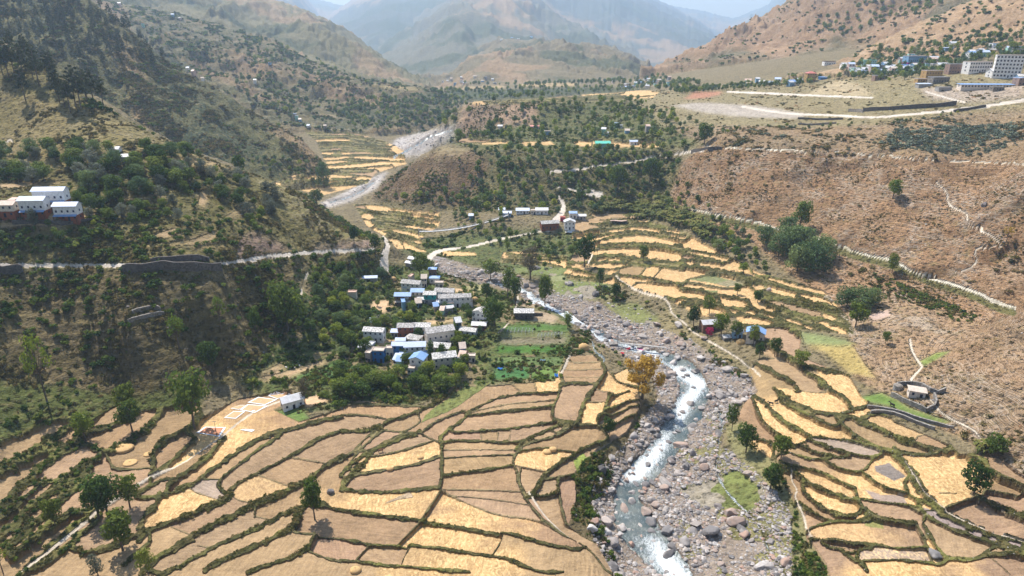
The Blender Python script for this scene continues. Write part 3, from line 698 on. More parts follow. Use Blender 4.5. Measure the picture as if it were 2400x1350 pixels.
# river bed and banks
WZ = Gn.copy()
bed = ZONE == ZN['riverbed']
rough = fbm(Xn_/4, Yn_/4, 4, 61)
Gn[bed] += .9*rough[bed]+.5
Gn[isW] = WZ[isW]-.5-.02*np.minimum(-WAT[isW], 20)
G[:NRn] = Gn.reshape(NRn, NC)
_bn = fbm(Xn_/11, Yn_/11, 3, 301); gb = bed & (u_.ravel() > 1590) & (v_.ravel() > 960) & (_bn > -.08+.25*(u_.ravel() < 1680)); CN[gb] = np.array((.22, .20, .085))*(1+.3*gn[gb, None]); MN[gb, 0] = .3
gz = (ZONE == ZN['stonygrass']) | ((ZONE == ZN['grass']) & (_bn < -.25)); g2 = (ZONE == ZN['stonygrass']) & (_bn > -.1); CN[gz & ~g2] = (.30, .26, .20); CN[g2] = np.array((.17, .19, .06))*(1+.3*gn[g2, None])
sb = bed & ~isW & (SL[:NRn].ravel() > .42) & (v_.ravel() > 850); CN[sb] = np.array((.13, .105, .065))*(1+.5*rough[sb, None]); MN[sb, 0] = .7
bed2 = bed & ~isW & ~gb & ~sb; CN[bed2] = CN[bed2]*(1+.22*rough[bed2, None]); wetb = bed & (WAT < 4); CN[wetb] *= .62
# village ground patches
vm = (ZONE == ZN['village']); vn = fbm(Xn_/9, Yn_/9, 3, 71); m = vm & (vn > .22); CN[m] = (.24, .19, .10)
print('cover', round(time.time()-T0, 1))
# ---------------------------------------------------------------- materials
def new_mat(name):
    m = bpy.data.materials.new(name); m.use_nodes = True; nt = m.node_tree; b = nt.nodes['Principled BSDF']
    b.inputs['Roughness'].default_value = .9; b.inputs['Specular IOR Level'].default_value = .15
    return m, nt.nodes, nt.links, b
def mixc(N, L, f, a, b, mode='MIX'):
    x = N.new('ShaderNodeMix'); x.data_type = 'RGBA'; x.blend_type = mode
    for s, q in ((0, f), (6, a), (7, b)):
        if hasattr(q, 'links'): L.new(q, x.inputs[s])
        elif s == 0: x.inputs[0].default_value = q
        else: x.inputs[s].default_value = (*q, 1) if len(q) == 3 else q
    return x.outputs[2]
def mth(N, L, op, a, b=None, c=None, clamp=False):
    x = N.new('ShaderNodeMath'); x.operation = op; x.use_clamp = clamp
    for i, q in enumerate((a, b, c)):
        if q is None: continue
        if hasattr(q, 'links'): L.new(q, x.inputs[i])
        else: x.inputs[i].default_value = q
    return x.outputs[0]
def noise(N, L, vec, scale, detail=3, rough=.55, dist=0):
    x = N.new('ShaderNodeTexNoise'); x.inputs['Scale'].default_value = scale; x.inputs['Detail'].default_value = detail
    x.inputs['Roughness'].default_value = rough; x.inputs['Distortion'].default_value = dist; L.new(vec, x.inputs['Vector']); return x.outputs['Fac']
def ramp(N, L, f, a, b, lo=0, hi=1):
    x = N.new('ShaderNodeMapRange'); x.inputs[1].default_value = a; x.inputs[2].default_value = b; x.inputs[3].default_value = lo; x.inputs[4].default_value = hi
    L.new(f, x.inputs[0]); return x.outputs[0]
def scalev(N, L, vec, s):
    x = N.new('ShaderNodeVectorMath'); x.operation = 'MULTIPLY'; L.new(vec, x.inputs[0]); x.inputs[1].default_value = s; return x.outputs[0]
def ground_material():
    m, N, L, b = new_mat('ground'); g = N.new('ShaderNodeNewGeometry').outputs['Position']
    ca = N.new('ShaderNodeAttribute'); ca.attribute_name = 'Col'; mx = N.new('ShaderNodeAttribute'); mx.attribute_name = 'Mix'
    sp = N.new('ShaderNodeSeparateColor'); L.new(mx.outputs['Color'], sp.inputs[0]); scr, trk, stw = sp.outputs
    c = ca.outputs['Color']
    n1 = noise(N, L, g, .55, 5, .62); n2 = noise(N, L, g, .09, 4); n3 = noise(N, L, g, 2.6, 3, .7); n4 = noise(N, L, g, .018, 4)
    # broad and fine tone variation of soil and dry grass
    v = mth(N, L, 'ADD', ramp(N, L, n2, .3, .7, .84, 1.14), mth(N, L, 'ADD', ramp(N, L, n3, .3, .7, -.2, .2), ramp(N, L, noise(N, L, g, .32, 5, .65), .3, .7, -.14, .14)))
    v = mth(N, L, 'ADD', v, ramp(N, L, noise(N, L, scalev(N, L, g, (.35, 1.6, 1)), .8, 4, .6), .35, .65, -.09, .09))
    oi = N.new('ShaderNodeObjectInfo').outputs['Random']; vr = N.new('ShaderNodeVectorRotate'); vr.rotation_type = 'Z_AXIS'; L.new(g, vr.inputs['Vector']); L.new(mth(N, L, 'MULTIPLY', oi, 6.28), vr.inputs['Angle'])
    v = mth(N, L, 'ADD', v, ramp(N, L, noise(N, L, scalev(N, L, vr.outputs[0], (.18, 2.2, 1)), .75, 3, .6), .35, .65, -.12, .12))
    vc = N.new('ShaderNodeCombineColor'); [L.new(v, vc.inputs[i]) for i in range(3)]
    c = mixc(N, L, 1., c, vc.outputs[0], 'MULTIPLY')
    # scrub: small dry tussocks and low bushes over the soil
    vo = N.new('ShaderNodeTexVoronoi'); vo.inputs['Scale'].default_value = .42; L.new(g, vo.inputs['Vector'])
    bush = mth(N, L, 'MULTIPLY', ramp(N, L, vo.outputs['Distance'], .45, .25), ramp(N, L, n1, .40, .54))
    bushc = mixc(N, L, n1, mixc(N, L, trk, (.035, .04, .014), (.06, .042, .028)), mixc(N, L, trk, (.14, .125, .045), (.20, .14, .075)))
    c = mixc(N, L, mth(N, L, 'MULTIPLY', bush, scr, clamp=True), c, bushc)
    dry = mth(N, L, 'MULTIPLY', ramp(N, L, noise(N, L, g, .23, 4), .52, .66), mth(N, L, 'MULTIPLY', scr, .55), clamp=True)
    c = mixc(N, L, dry, c, (.30, .235, .10))
    # cattle tracks: pale lines that follow the contours, joined by slanting ones
    gs = scalev(N, L, g, (.010, .010, .42)); wv = N.new('ShaderNodeTexWave'); wv.bands_direction = 'Z'; wv.inputs['Scale'].default_value = 1.3
    wv.inputs['Distortion'].default_value = 9; wv.inputs['Detail'].default_value = 3; wv.inputs['Detail Scale'].default_value = 3.2; wv.inputs['Detail Roughness'].default_value = .6; L.new(gs, wv.inputs['Vector'])
    v2 = N.new('ShaderNodeTexVoronoi'); v2.feature = 'DISTANCE_TO_EDGE'; v2.inputs['Scale'].default_value = .16; dn = N.new('ShaderNodeTexNoise'); dn.inputs['Scale'].default_value = .2; L.new(g, dn.inputs['Vector'])
    ad = N.new('ShaderNodeVectorMath'); ad.operation = 'MULTIPLY_ADD'; L.new(dn.outputs['Color'], ad.inputs[0]); ad.inputs[1].default_value = (7, 7, 7); L.new(scalev(N, L, g, (.6, .6, 1.7)), ad.inputs[2]); L.new(ad.outputs[0], v2.inputs['Vector'])
    tr = mth(N, L, 'MAXIMUM', ramp(N, L, wv.outputs['Fac'], .80, .93), ramp(N, L, v2.outputs['Distance'], .07, .025))
    tr = mth(N, L, 'MULTIPLY', tr, mth(N, L, 'MULTIPLY', ramp(N, L, noise(N, L, g, .06, 3), .42, .56), mth(N, L, 'MULTIPLY', trk, .75)), clamp=True)
    c = mixc(N, L, tr, c, (.56, .45, .34))
    ora = mth(N, L, 'MULTIPLY', ramp(N, L, n4, .48, .6), mth(N, L, 'MULTIPLY', trk, .6), clamp=True); c = mixc(N, L, ora, c, (.46, .28, .15))
    # straw: tangled pale strands
    sn = noise(N, L, scalev(N, L, g, (1, .55, 1)), .62, 7, .72, 2.4); sf = mth(N, L, 'MULTIPLY', ramp(N, L, sn, .46, .62), mth(N, L, 'MULTIPLY', mth(N, L, 'POWER', stw, 1.6), .9), clamp=True)
    c = mixc(N, L, sf, c, (.80, .56, .28)); sf2 = mth(N, L, 'MULTIPLY', ramp(N, L, sn, .44, .34), mth(N, L, 'MULTIPLY', stw, .45), clamp=True); c = mixc(N, L, sf2, c, (.36, .20, .07))
    L.new(c, b.inputs['Base Color'])
    bp = N.new('ShaderNodeBump'); bp.inputs['Strength'].default_value = 1.; bp.inputs['Distance'].default_value = 1.8
    h = mth(N, L, 'ADD', mth(N, L, 'MULTIPLY', n1, ramp(N, L, scr, 0, 1, .35, 1.6)), mth(N, L, 'MULTIPLY', mth(N, L, 'MULTIPLY', bush, scr), .8))
    h = mth(N, L, 'ADD', h, mth(N, L, 'MULTIPLY', wv.outputs['Fac'], mth(N, L, 'MULTIPLY', trk, .5)))
    L.new(h, bp.inputs['Height']); L.new(bp.outputs[0], b.inputs['Normal'])
    return m
def water_material():
    m, N, L, b = new_mat('river_water'); g = N.new('ShaderNodeNewGeometry').outputs['Position']
    a = N.new('ShaderNodeAttribute'); a.attribute_name = 'Foam'
    n = noise(N, L, scalev(N, L, g, (1, .45, 1)), .95, 7, .75, 2.2); f = ramp(N, L, mth(N, L, 'ADD', mth(N, L, 'MULTIPLY', a.outputs['Fac'], .42), mth(N, L, 'MULTIPLY', n, 1.25)), .70, 1.08)
    f = mth(N, L, 'MULTIPLY', f, 1., clamp=True)
    c = mixc(N, L, f, mixc(N, L, ramp(N, L, noise(N, L, g, .12, 3), .35, .65), (.035, .06, .065), (.14, .155, .135)), (.74, .78, .80))
    L.new(c, b.inputs['Base Color']); L.new(ramp(N, L, f, 0, 1, .12, .6), b.inputs['Roughness']); b.inputs['Specular IOR Level'].default_value = .5
    bp = N.new('ShaderNodeBump'); bp.inputs['Strength'].default_value = .6; bp.inputs['Distance'].default_value = .35; L.new(n, bp.inputs['Height']); L.new(bp.outputs[0], b.inputs['Normal'])
    return m
M_GROUND = ground_material(); M_WATER = water_material()
def tag(o, label=None, cat=None, group=None, kind=None):
    if label: o['label'] = label
    if cat: o['category'] = cat
    if group: o['group'] = group
    if kind: o['kind'] = kind
    return o
def mesh_np(name, co, faces, mat, smooth=False, cols=None, parent=None, mats=None, mi=None):
    """one mesh object from numpy arrays; faces is (n,3) or (n,4)"""
    me = bpy.data.meshes.new(name); k = faces.shape[1]
    me.vertices.add(len(co)); me.vertices.foreach_set('co', np.ascontiguousarray(co, np.float32).ravel())
    me.loops.add(faces.size); me.loops.foreach_set('vertex_index', np.ascontiguousarray(faces, np.int32).ravel())
    me.polygons.add(len(faces)); me.polygons.foreach_set('loop_start', np.arange(0, faces.size, k, dtype=np.int32))
    me.polygons.foreach_set('use_smooth', np.full(len(faces), bool(smooth)))
    for m in (mats or [mat]): me.materials.append(m)
    if mi is not None: me.polygons.foreach_set('material_index', np.ascontiguousarray(mi, np.int32))
    for nm, arr in (cols or {}).items():
        if arr.ndim == 1: at = me.attributes.new(nm, 'FLOAT', 'POINT'); at.data.foreach_set('value', np.ascontiguousarray(arr, np.float32))
        else:
            at = me.color_attributes.new(nm, 'FLOAT_COLOR', 'POINT'); at.data.foreach_set('color', np.ascontiguousarray(np.c_[arr, np.ones(len(arr))], np.float32).ravel())
    me.update(calc_edges=True)
    o = bpy.data.objects.new(name, me); SC.collection.objects.link(o)
    if parent: o.parent = parent
    return o
# ---- ground mesh, split into terrain, fields, roads
vid = np.arange(NR*NC).reshape(NR, NC)
Q = np.stack([vid[:-1, :-1], vid[:-1, 1:], vid[1:, 1:], vid[1:, :-1]], -1).reshape(-1, 4)
KEY = np.zeros(NR*NC, np.int32); nn = NRn*NC
KEY[:nn] = np.where(FID > 0, FID+100, 0); KEY[:nn][RID > 0] = RID[RID > 0]
CO = np.stack([Xg.ravel(), Yg.ravel(), G.ravel()], -1); CF = COL.reshape(-1, 3); MF = MIX.reshape(-1, 3)
fk = KEY[Q[:, 0]].copy()
allsame = (KEY[Q] == fk[:, None]).all(1); fk[~allsame & (fk > 100)] = 0
o_ = np.argsort(fk, kind='stable'); ks, st_ = np.unique(fk[o_], return_index=True)
TERR = None
FIELD_C = {}
for kk, grp in zip(ks, np.split(o_, st_[1:])):
    q = Q[grp]
    if kk == 0: name = 'terrain'
    elif kk <= 100: name = RIDn[kk-1]
    else: name = 'farm_field'
    uv, iv = np.unique(q, return_inverse=True)
    o = mesh_np(name, CO[uv], iv.reshape(-1, 4), M_GROUND, True, {'Col': CF[uv], 'Mix': MF[uv]})
    tag(o, kind='structure')
    if kk > 100: o['group'] = 'stubble and straw fields between the bunds'; FIELD_C[kk-100] = len(grp)
# water
wq = np.stack([vid[:NRn-1, :-1], vid[:NRn-1, 1:], vid[1:NRn, 1:], vid[1:NRn, :-1]], -1).reshape(-1, 4)
wq = wq[(WAT[wq] < 3).any(1)]; uv, iv = np.unique(wq, return_inverse=True)
wco = CO[uv].copy(); wco[:, 2] = WZ[uv]-.12+(.16+.25*FM[uv])*fbm(wco[:, 0]/1.6, wco[:, 1]/2.4, 3, 19)+np.minimum(0, -WAT[uv])*.05
o = mesh_np('river', wco, iv.reshape(-1, 4), M_WATER, True, {'Foam': FM[uv]}); tag(o, kind='structure')
del Q, wq
# ---- sight helpers on the finished ground
la_rows = np.log(yrow)
def H(x, y):
    x = np.asarray(x, float); y = np.asarray(y, float); a = x/y
    j = np.clip(np.searchsorted(acol, a)-1, 0, NC-2); i = np.clip(np.searchsorted(yrow, y)-1, 0, NR-2)
    fx = np.clip((a-acol[j])/(acol[j+1]-acol[j]), 0, 1); fy = np.clip((y-yrow[i])/(yrow[i+1]-yrow[i]), 0, 1)
    return (G[i, j]*(1-fx)+G[i, j+1]*fx)*(1-fy)+(G[i+1, j]*(1-fx)+G[i+1, j+1]*fx)*fy
TS = np.exp(np.linspace(math.log(120), math.log(9000), 1600))
def at(u, v):
    """ground point seen in direction (u,v)"""
    yc = (675-v)/FPX; x = TS*(u-1200)/FPX; y = TS*(CP+yc*SP); z = CAMZ+TS*(-SP+yc*CP); h = H(x, y)
    k = int(np.argmax(z <= h)); k = len(TS)-1 if not (z <= h).any() else k
    if k == 0: return Vector((x[0], y[0], h[0]))
    f = (z[k-1]-h[k-1])/((z[k-1]-h[k-1])+(h[k]-z[k])+1e-9); X, Y = x[k-1]+f*(x[k]-x[k-1]), y[k-1]+f*(y[k]-y[k-1])
    return Vector((X, Y, float(H(X, Y))))
def depth(p): return p.y*CP-(p.z-CAMZ)*SP
print('ground built', round(time.time()-T0, 1))

# ---------------------------------------------------------------- the hazy air
hm = bpy.data.materials.new('haze'); hm.use_nodes = True; hn = hm.node_tree.nodes; hn.remove(hn['Principled BSDF'])
pv = hn.new('ShaderNodeVolumePrincipled'); pv.inputs['Color'].default_value = (.58, .76, 1, 1); pv.inputs['Density'].default_value = 1.25e-4; pv.inputs['Anisotropy'].default_value = .3
hm.node_tree.links.new(pv.outputs[0], hn['Material Output'].inputs['Volume'])
def box_co(x0, x1, y0, y1, z0, z1): return np.array([(x, y, z) for x in (x0, x1) for y in (y0, y1) for z in (z0, z1)], float)
BOXF = np.array([(0, 1, 3, 2), (4, 6, 7, 5), (0, 4, 5, 1), (2, 3, 7, 6), (0, 2, 6, 4), (1, 5, 7, 3)])
zmin = float(G.min()); zmax = float(G.max())
o = mesh_np('haze', box_co(-18000, 18000, -60, 13300, zmin-2, zmax+30), BOXF, hm); tag(o, kind='stuff')
print('haze box', zmin, zmax)
# ---------------------------------------------------------------- plants and rocks
def leaf_mat(name, c1, c2, trans=.42, rough=.7, var=.4):
    m, N, L, b = new_mat(name); oi = N.new('ShaderNodeObjectInfo').outputs['Random']; ge = N.new('ShaderNodeNewGeometry'); ri = ge.outputs['Random Per Island']
    c = mixc(N, L, ri, c1, c2); hs = N.new('ShaderNodeHueSaturation'); L.new(c, hs.inputs['Color'])
    L.new(ramp(N, L, oi, 0, 1, 1-var, 1+var), hs.inputs['Value']); L.new(ramp(N, L, oi, 0, 1, .53, .47), hs.inputs['Hue'])
    c = hs.outputs[0]; L.new(c, b.inputs['Base Color']); b.inputs['Roughness'].default_value = rough
    tr = N.new('ShaderNodeBsdfTranslucent'); L.new(c, tr.inputs[0]); ms = N.new('ShaderNodeMixShader'); ms.inputs[0].default_value = trans
    L.new(b.outputs[0], ms.inputs[1]); L.new(tr.outputs[0], ms.inputs[2]); L.new(ms.outputs[0], N['Material Output'].inputs[0]); return m
ML = dict(dark=leaf_mat('dark_leaves', (.04, .08, .012), (.13, .19, .028)), mid=leaf_mat('green_leaves', (.075, .125, .02), (.20, .26, .045)), bright=leaf_mat('bright_leaves', (.13, .18, .02), (.27, .33, .04)),
          pine=leaf_mat('pine_needles', (.035, .05, .02), (.085, .10, .04), .2), silver=leaf_mat('silver_leaves', (.10, .12, .085), (.21, .23, .17)), willow=leaf_mat('willow_leaves', (.095, .15, .05), (.18, .25, .09)),
          orange=leaf_mat('orange_leaves', (.36, .23, .03), (.54, .37, .07)), grey=leaf_mat('dry_leaves', (.14, .12, .07), (.24, .20, .12)), banana=leaf_mat('banana_leaves', (.09, .13, .03), (.22, .22, .06), .4),
          magenta=leaf_mat('magenta_flowers', (.5, .01, .14), (.75, .03, .25)), scrub=leaf_mat('scrub_leaves', (.07, .065, .022), (.17, .145, .05), .3, .8, .4), olive=leaf_mat('olive_scrub_leaves', (.13, .12, .04), (.25, .20, .075), .3, .8, .35),
          grass=leaf_mat('bund_grass', (.075, .085, .02), (.19, .175, .05), .4, .8, .4), cactus=leaf_mat('cactus_leaves', (.10, .13, .085), (.18, .21, .14), .1), tan=leaf_mat('dry_grass', (.36, .25, .12), (.55, .38, .19), .3, .8, .3))
def bark():
    m, N, L, b = new_mat('bark'); g = N.new('ShaderNodeTexCoord').outputs['Object']
    L.new(mixc(N, L, noise(N, L, scalev(N, L, g, (3, 3, .8)), 2, 4), (.07, .05, .035), (.21, .17, .13)), b.inputs['Base Color']); return m
M_BARK = bark()
def rock_mat():
    m, N, L, b = new_mat('river_rock'); g = N.new('ShaderNodeTexCoord').outputs['Object']; oi = N.new('ShaderNodeObjectInfo').outputs['Random']
    cr = N.new('ShaderNodeValToRGB'); L.new(oi, cr.inputs[0]); e = cr.color_ramp.elements
    e[0].color = (.20, .19, .19, 1); e[1].position = 1; e[1].color = (.42, .24, .17, 1)
    for p, c in ((.15, (.13, .12, .12, 1)), (.3, (.36, .33, .31, 1)), (.42, (.50, .44, .39, 1)), (.55, (.20, .17, .16, 1)), (.72, (.62, .58, .55, 1)), (.86, (.44, .34, .28, 1))):
        k = e.new(p); k.color = c
    n = noise(N, L, g, 2.2, 5, .6); c = mixc(N, L, ramp(N, L, n, .35, .65, 0, .6), cr.outputs[0], (.22, .20, .19)); c = mixc(N, L, ramp(N, L, noise(N, L, g, .9, 3), .55, .7, 0, .5), c, (.6, .56, .52))
    L.new(c, b.inputs['Base Color']); bp = N.new('ShaderNodeBump'); bp.inputs['Strength'].default_value = .4; bp.inputs['Distance'].default_value = .15; L.new(n, bp.inputs['Height']); L.new(bp.outputs[0], b.inputs['Normal']); return m
M_ROCK = rock_mat()
def mk_mesh(name, co, faces, mat, smooth=False):
    o = mesh_np(name, co, faces, mat, smooth); me = o.data; bpy.data.objects.remove(o); return me
def leaves(n, lobes, size, r, up=.3, shell=.55, aspect=.6):
    lob = np.array(lobes, float); w = (lob[:, 3]*lob[:, 4]*lob[:, 5])**.62; k = r.choice(len(lob), n, p=w/w.sum())
    d = r.normal(size=(n, 3)); d /= np.linalg.norm(d, axis=1)[:, None]; rad = shell+(1-shell)*r.random(n)**.7
    rad = rad*(1+.10*np.sin(d[:, 0]*7+k)+.1*np.sin(d[:, 1]*9-k*2)); c = lob[k, :3]+d*lob[k, 3:6]*rad[:, None]
    nrm = d+r.normal(size=(n, 3))*.55; nrm[:, 2] += up; nrm /= np.linalg.norm(nrm, axis=1)[:, None]
    t = np.cross(nrm, r.normal(size=(n, 3))); t /= np.linalg.norm(t, axis=1)[:, None]; s = np.cross(nrm, t); sz = size*r.uniform(.6, 1.35, n)[:, None]
    t = t*sz; s = s*sz*aspect
    co = np.stack([c-t, c+s*.9-t*.1, c+t, c-s], 1).reshape(-1, 3); f = np.arange(4*n).reshape(-1, 4); return co, f
def tube(pts, rad, n=6):
    pts = np.array(pts, float); co = []; m = len(pts); ang = np.arange(n)/n*2*np.pi
    for i in range(m):
        d = pts[min(i+1, m-1)]-pts[max(i-1, 0)]; d /= max(np.linalg.norm(d), 1e-9); a = np.cross(d, (0, 1, .1) if abs(d[1]) < .9 else (1, 0, 0)); a /= np.linalg.norm(a); b = np.cross(d, a)
        co.append(pts[i]+rad[i]*(np.cos(ang)[:, None]*a+np.sin(ang)[:, None]*b))
    f = [(i*n+j, i*n+(j+1) % n, (i+1)*n+(j+1) % n, (i+1)*n+j) for i in range(m-1) for j in range(n)]
    return np.concatenate(co), np.array(f)
def join(parts):
    co, f, o = [], [], 0
    for c, q in parts: co.append(c); f.append(q+o); o += len(c)
    return np.concatenate(co), np.concatenate(f)
def broad(seed, mat, n=1500, leaf=.42, H=10., spread=.38, trunkh=.25, nl=9, sparse=False, name='tree'):
    r = np.random.default_rng(seed); lobes = []; parts = []
    lean = r.normal(0, .25, 2)
    for i in range(nl):
        a = i*2.4+r.uniform(-.4, .4); h = trunkh+(.95-trunkh)*(.18+.78*(i+.5)/nl); q = np.sin(np.pi*np.clip((h-trunkh*.6)/(1.08-trunkh*.6), 0, 1))**.7
        rr = spread*H*q*r.uniform(.35, .75); R = H*r.uniform(.11, .18)*(1.25 if not sparse else .8)
        lobes.append((math.cos(a)*rr+lean[0], math.sin(a)*rr+lean[1], h*H, R*r.uniform(.9, 1.4), R*r.uniform(.9, 1.4), R*r.uniform(.7, 1)))
    lobes.append((lean[0], lean[1], H*.86, H*.14, H*.14, H*.11))
    top = np.array((lean[0], lean[1], H*.8)); tb = H*.026
    parts.append(tube([(0, 0, -.6), (0, 0, H*.03), (lean[0]*.3, lean[1]*.3, trunkh*H), tuple(top*.8), tuple(top)], [tb*1.5, tb*1.15, tb*.9, tb*.5, tb*.15]))
    for l in lobes[:-1]:
        f = r.uniform(.3, .6); _z = min(max(trunkh*H, l[2]*f), top[2]*.95); _t0 = np.array((lean[0]*.3, lean[1]*.3, trunkh*H)); _k = (_z-_t0[2])/(top[2]-_t0[2]); _m = top*.8; b0 = _t0+(_m-_t0)*min(1, (_z-_t0[2])/(_m[2]-_t0[2])) if _z <= _m[2] else _m+(top-_m)*(_z-_m[2])/(top[2]-_m[2]); e = np.array(l[:3]); m_ = (b0+e)/2+np.array((0, 0, -.1*H*.3))
        parts.append(tube([b0, m_, e], [tb*.5, tb*.33, tb*.12], 5))
    c = leaves(n, lobes, leaf, r, shell=.35 if sparse else .6); t = join(parts)
    return mk_mesh(name+'_crown', *c, ML[mat]), mk_mesh(name+'_trunk', *t, M_BARK, True)
def pine(seed, H=14.):
    r = np.random.default_rng(seed); lobes = []; parts = [tube([(0, 0, -.6), (.1, 0, H*.5), (r.normal(0, .2), r.normal(0, .2), H)], [.24, .17, .04])]
    for i in range(15):
        h = .38+.6*i/15; R = H*.17*(1-((h-.35)/.75)**1.5)+.3; a = i*2.4+r.uniform(-.5, .5); x, y = math.cos(a)*R*.7, math.sin(a)*R*.7
        lobes.append((x, y, h*H, R*.55, R*.55, R*.34)); parts.append(tube([(0, 0, h*H-.5), (x, y, h*H)], [.07, .03], 4))
    c = leaves(900, lobes, .42, r, shell=.3, aspect=.45); return mk_mesh('pine_crown', *c, ML['pine']), mk_mesh('pine_trunk', *join(parts), M_BARK, True)
def banana(seed):
    r = np.random.default_rng(seed); cs = []; ts = []
    for s in range(4):
        bx, by = r.normal(0, .9, 2); h = r.uniform(1.6, 2.8); ts.append(tube([(bx, by, -.3), (bx, by, h)], [.16, .1], 6))
        for k in range(7):
            a = r.uniform(0, 6.28); Ls = r.uniform(1.6, 2.4); d = np.array((math.cos(a), math.sin(a), 0)); sd_ = np.array((-d[1], d[0], 0)); co = []
            for q in range(5):
                f = q/4; p = np.array((bx, by, h))+d*Ls*f*.8+np.array((0, 0, 1))*(Ls*(1.1*f-1.15*f*f)); w = .32*math.sin(math.pi*(.12+.85*f)); co += [p-sd_*w, p+sd_*w]
            cs.append((np.array(co), np.array([(2*q, 2*q+1, 2*q+3, 2*q+2) for q in range(4)])))
    return mk_mesh('banana_crown', *join(cs), ML['banana']), mk_mesh('banana_stem', *join(ts), ML['mid'], True)
PROTO = {'dark': [broad(s, 'dark', spread=.36+.05*(s % 3)) for s in range(10, 15)], 'mid': [broad(s, 'mid', 1300, .42, spread=.36+.06*(s % 3)) for s in range(20, 25)],
         'bright': [broad(s, 'bright', 1200, .42, spread=.35) for s in range(30, 32)], 'sparse': [broad(s, 'bright', 420, .36, spread=.42, trunkh=.4, nl=12, sparse=True) for s in range(33, 36)],
         'tall': [broad(s, 'dark', 1000, .40, spread=.22, trunkh=.35) for s in range(36, 39)], 'silver': [broad(s, 'silver', 1300, .34, spread=.42, trunkh=.08) for s in range(40, 43)],
         'willow': [broad(s, 'willow', 2600, .3, spread=.46, trunkh=.04, nl=13) for s in range(44, 47)], 'orange': [broad(50, 'orange', 2300, .27, spread=.52, trunkh=.22, nl=14, sparse=True)],
         'grey': [broad(52, 'grey', 1700, .25, spread=.42, trunkh=.18, nl=14, sparse=True)], 'pine': [pine(s) for s in range(60, 64)], 'banana': [banana(s) for s in range(70, 73)],
         'flower': [broad(75, 'magenta', 700, .4, spread=.5, trunkh=.03)], 'yellow': [broad(76, 'orange', 300, .35, spread=.4, trunkh=.35, nl=9, sparse=True)]}
KIND = {'pine': ('pine_tree', 'pine tree', 14.), 'banana': ('banana_plant', 'banana plant', 4.2), 'flower': ('flowering_shrub', 'flowering shrub', 10.)}
NT = [0]
def tree(u, v, hpx, kind, label, group=None, p=None, h=None, wide=1.):
    p = at(u, v) if p is None else p; name, cat, H0 = KIND.get(kind, ('broadleaf_tree', 'tree', 10.))
    if h is None: h = hpx*depth(p)/FPX/.93
    pr = PROTO[kind]; cm_, tm_ = pr[NT[0] % len(pr)]; NT[0] += 1; s = h/H0
    e = bpy.data.objects.new(name, None); SC.collection.objects.link(e); e.location = p; e.empty_display_size = .5
    e.scale = (s*wide*rng.uniform(.92, 1.1), s*wide*rng.uniform(.92, 1.1), s); e.rotation_euler = (0, 0, rng.uniform(0, 6.28)); tag(e, label, cat, group)
    for nm, me in (('crown', cm_), ('trunk', tm_)):
        o = bpy.data.objects.new(nm, me); SC.collection.objects.link(o); o.parent = e
    return e
PLACED = []
